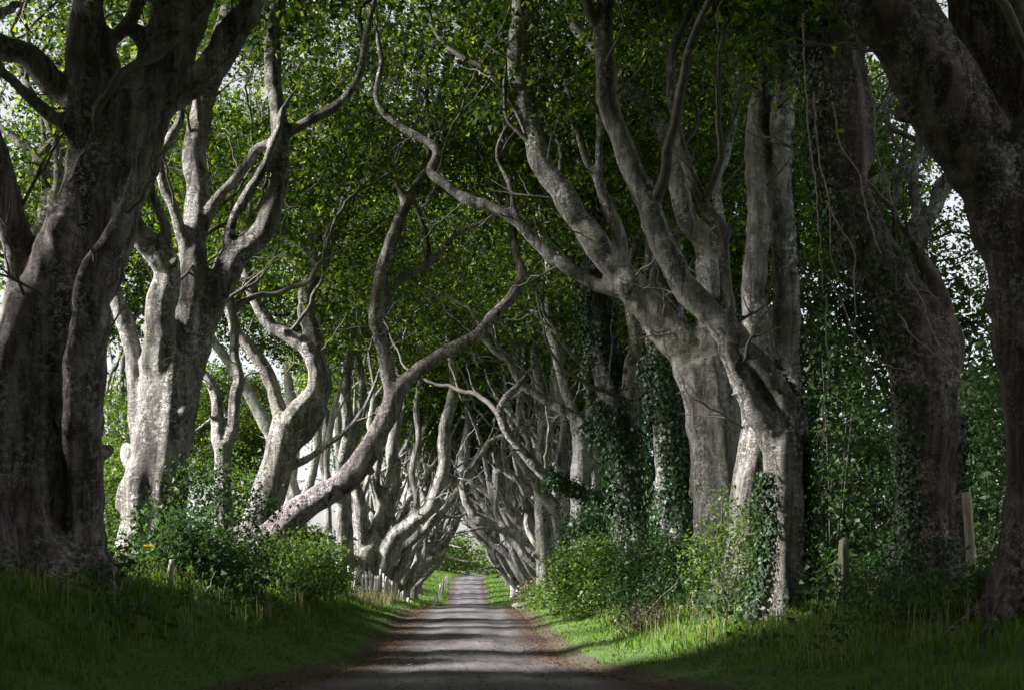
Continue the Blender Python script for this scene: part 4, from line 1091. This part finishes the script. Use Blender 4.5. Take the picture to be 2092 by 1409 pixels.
paling('pale upright paling fence at the foot of the big many-limbed beech', [(at_px(716, 49), 49), (at_px(760, 52), 52), (at_px(800, 58.5), 58.5)], 26, 1.0, 201)
paling('second stretch of pale palings dropping into the road dip on the left', [(at_px(803, 62), 62), (at_px(842, 74), 74)], 15, 1.05, 202)
paling('far pale fence along the left verge in the dip', [(at_px(884, 106), 106), (at_px(915, 150), 150)], 16, 1.1, 203)
paling('short pale paling at the right verge where the road dips', [(at_px(1064, 78), 78), (at_px(1046, 94), 94)], 9, 1.1, 204)

# stone slab at the right road edge
rng = np.random.default_rng(9)
u = np.array([(math.cos(a) * math.cos(b), math.sin(a) * math.cos(b), math.sin(b)) for b in np.linspace(-1.5, 1.5, 9) for a in np.linspace(0, 2 * np.pi, 14, endpoint=False)])
V = u * (0.36, 0.5, 0.12); V *= (1 + 0.25 * pnoise(u * 1.7, 5))[:, None]
i = np.arange(8)[:, None] * 14; j = np.arange(14)[None]; k = (j + 1) % 14
Q = np.stack([i + j, i + k, i + 14 + k, i + 14 + j], -1).reshape(-1, 4)
xs_ = at_px(1034, 52)
tag(link('stone', make_mesh('stone', V, Q, M['stone']), None, (xs_ + 0.55, 52, float(gz(np.array([xs_ + 0.55]), np.array([52.0]))[0]) + 0.02)), 'flat pale stone lying at the right road edge on the crest', 'stone')

# fallen stick
c = catmull(np.array([[at_px(1275, 28.5), 28.5, 0], [at_px(1310, 28.8), 28.8, 0.0], [at_px(1350, 29.2), 29.2, 0], [at_px(1385, 29.5), 29.5, 0]]), 0.1)
c[:, 2] = gz(c[:, 0], c[:, 1]) + np.linspace(0.12, 0.75, len(c))
v, q = tube(c, np.linspace(0.007, 0.011, len(c)), 6)
st0 = c[0].copy(); st0[2] = 0
tag(link('stick', make_mesh('stick', v - st0, q, M['vine']), None, st0), 'thin pale fallen stick slanting out of the right thicket', 'stick')

# ragwort
def ragwort(label, px, Y, h, seed):
    rng = np.random.default_rng(seed); x = at_px(px, Y); g = float(gz(np.array([x]), np.array([Y]))[0])
    root = empty('ragwort_plant', (x, Y, g)); tag(root, label, 'flower')
    st, fl = [], []
    for i in range(3):
        b = rng.normal(0, 0.03, 2); tp = np.array([b[0] + rng.normal(0, 0.05), b[1], h * rng.uniform(0.85, 1)])
        c = catmull(np.array([[b[0], b[1], -0.05], [b[0] + 0.01, b[1], h * 0.5], tp]), 0.06)
        st.append(tube(c, np.linspace(0.008, 0.005, len(c)), 6, cap=False))
        fl.append(tp + rng.normal(0, 1, (16, 3)) * (0.05, 0.05, 0.012))
    v, q = join(st); link('stem', make_mesh('stem', v, q, M['shrub']), root)
    v, q = leaf_quads(np.vstack(fl), 0.04, rng, up=0.85, aspect=0.9); tag(link('flower_head', make_mesh('flower_head', v, q, M['flower'], False), root), kind='stuff')
    zz = rng.uniform(0.1, h * 0.85, 40); p = np.stack([rng.normal(0, 0.05, 40), rng.normal(0, 0.05, 40), zz], 1)
    v, q = leaf_quads(p, 0.09, rng, up=0.4, aspect=0.4); tag(link('leaves', make_mesh('leaves', v, q, M['shrub'], False), root), kind='stuff')
ragwort('yellow-flowered ragwort left of the leaning split stake', 302, 24.2, 0.62, 1)
ragwort('yellow-flowered ragwort right of the leaning split stake', 382, 23.0, 0.55, 2)

# ------------------------------------------------------------------ grass, dry stalks and fallen leaves
def blades(X, Y, h, w, rng, mat, name, label, bend=0.5):
    n = len(X); Z = gz(X, Y) - 0.03
    b = np.stack([X, Y, Z], 1)
    az = rng.uniform(0, 2 * np.pi, n); az2 = rng.uniform(0, 2 * np.pi, n)
    d = np.stack([np.cos(az), np.sin(az), np.zeros(n)], 1); s = np.stack([np.cos(az2), np.sin(az2), np.zeros(n)], 1)
    bn = np.abs(rng.normal(0, bend, n))
    mid = b + d * (h * bn * 0.28)[:, None] + np.array([0, 0, 1.0]) * (h * 0.6)[:, None]
    tip = b + d * (h * bn)[:, None] + np.array([0, 0, 1.0]) * (h * (1 - 0.25 * np.minimum(bn, 1.5)))[:, None]
    V = np.stack([b - s * w[:, None] / 2, b + s * w[:, None] / 2, mid + s * w[:, None] * 0.4, tip, mid - s * w[:, None] * 0.4], 1).reshape(-1, 3)
    k = np.arange(n) * 5
    me_ = bpy.data.meshes.new(name)
    Q = np.stack([k, k + 1, k + 2, k + 4], 1); T = np.stack([k + 4, k + 2, k + 3], 1)
    loops = np.concatenate([Q.ravel(), T.ravel()]).astype(np.int32)
    me_.vertices.add(len(V)); me_.vertices.foreach_set('co', V.astype(np.float32).ravel())
    me_.loops.add(len(loops)); me_.loops.foreach_set('vertex_index', loops)
    me_.polygons.add(2 * n)
    me_.polygons.foreach_set('loop_start', np.concatenate([np.arange(n) * 4, 4 * n + np.arange(n) * 3]).astype(np.int32))
    me_.update(calc_edges=True); me_.materials.append(M[mat])
    return tag(link(name, me_), label, 'grass', kind='stuff')

rng = np.random.default_rng(314)
def scatter(n, side, y0, y1, d0, d1, pw=1.0):
    y = y0 + (y1 - y0) * rng.uniform(0, 1, n) ** 1.3
    d = d0 + (d1 - d0) * rng.uniform(0, 1, n) ** pw
    return road_cx(y) + side * (hw(y) + d), y
Xs, Ys, Hs, Ws = [], [], [], []
for side, n, d1 in ((-1, 52000, 6.2), (1, 52000, 6.6)):
    x, y = scatter(n, side, 13.0, 56, 0.0, d1, 1.15)
    d = np.abs(x - road_cx(y)) - hw(y)
    clump = pnoise(np.stack([x * 1.5, y * 1.5, x * 0], 1), 8)
    keep = (rng.uniform(0, 1, n) < smoothstep(-0.05, 0.35, d + clump * 0.25)); x, y, d, clump = x[keep], y[keep], d[keep], clump[keep]
    h = (0.05 + 0.13 * smoothstep(0.4, 2.4, d)) * np.maximum(0.25, 1 + 1.5 * clump) * rng.uniform(0.5, 1.6, len(x))
    Xs.append(x); Ys.append(y); Hs.append(h); Ws.append(0.008 + 0.0004 * y + rng.uniform(0, 0.008, len(x)))
for side in (-1, 1):
    x, y = scatter(9000, side, 56, 175, 0.0, 3.2)
    Xs.append(x); Ys.append(y); Hs.append(rng.uniform(0.10, 0.28, len(x))); Ws.append(np.full(len(x), 0.06))
blades(np.concatenate(Xs), np.concatenate(Ys), np.concatenate(Hs), np.concatenate(Ws), rng, 'grass', 'verge_grass', 'green grass covering both road verges', 0.8)
Xs, Ys = [], []
for side, n in ((-1, 1500), (1, 1800)):
    x, y = scatter(n, side, 19.5, 40, 1.6, 6.0); Xs.append(x); Ys.append(y)
x, y = scatter(900, -1, 44, 60, 0.9, 2.2); Xs.append(x); Ys.append(y)
x, y = scatter(900, 1, 48, 66, 0.8, 2.0); Xs.append(x); Ys.append(y)
X = np.concatenate(Xs); Y = np.concatenate(Ys)
blades(X, Y, rng.uniform(0.3, 0.62, len(X)), np.full(len(X), 0.008) + 0.0001 * Y, rng, 'straw', 'dry_grass_stalks', 'thin straw-coloured grass stalks standing among the verge grass', 0.35)

# nettles, brambles and other weeds on the banks and round the trunk feet
Cs = []
for side, m, d0, d1 in ((-1, 800, 1.7, 6.2), (1, 900, 1.9, 6.6)):
    x, y = scatter(m, side, 20.5, 62, d0, d1, 0.6)
    k = pnoise(np.stack([x * 0.7, y * 0.7, x * 0], 1), 21) > -0.1
    x, y = x[k], y[k]
    Cs.append(np.stack([x, y, gz(x, y) + rng.uniform(0.06, 0.42, len(x))], 1))
v, q = sprays(np.vstack(Cs), rng, 36, 0.22, flat=0.75, size=0.095, up=0.5)
tag(link('undergrowth', make_mesh('undergrowth', v, q, M['shrub_dark'], False)), 'dark nettles and weeds tangled over both banks', 'undergrowth', kind='stuff')

n = 7000
y = 19.5 + 40 * rng.uniform(0, 1, n) ** 1.2; sd_ = rng.choice([-1, 1], n)
x = sd_ * (hw(y) + rng.normal(-0.1, 0.22, n))
ex = rng.uniform(-1, 1, 1600) * 1.6; ey = 20 + 14 * rng.uniform(0, 1, 1600)
x = np.concatenate([x, ex]); y = np.concatenate([y, ey])
uu = np.clip(np.abs(x) / (hw(y) + 0.12), 0, 1.2)
z = np.where(uu < 1, zr(y) + 0.035 * (1 - uu ** 2) + 0.022, gz(x, y) + 0.02)
v, q = leaf_quads(np.stack([x, y, np.maximum(z, gz(x, y) + 0.012)], 1), 0.055, rng, up=0.9)
tag(link('leaf_litter', make_mesh('leaf_litter', v, q, M['litter'], False)), 'brown fallen leaves strewn along the road edges', 'fallen leaves', kind='stuff')
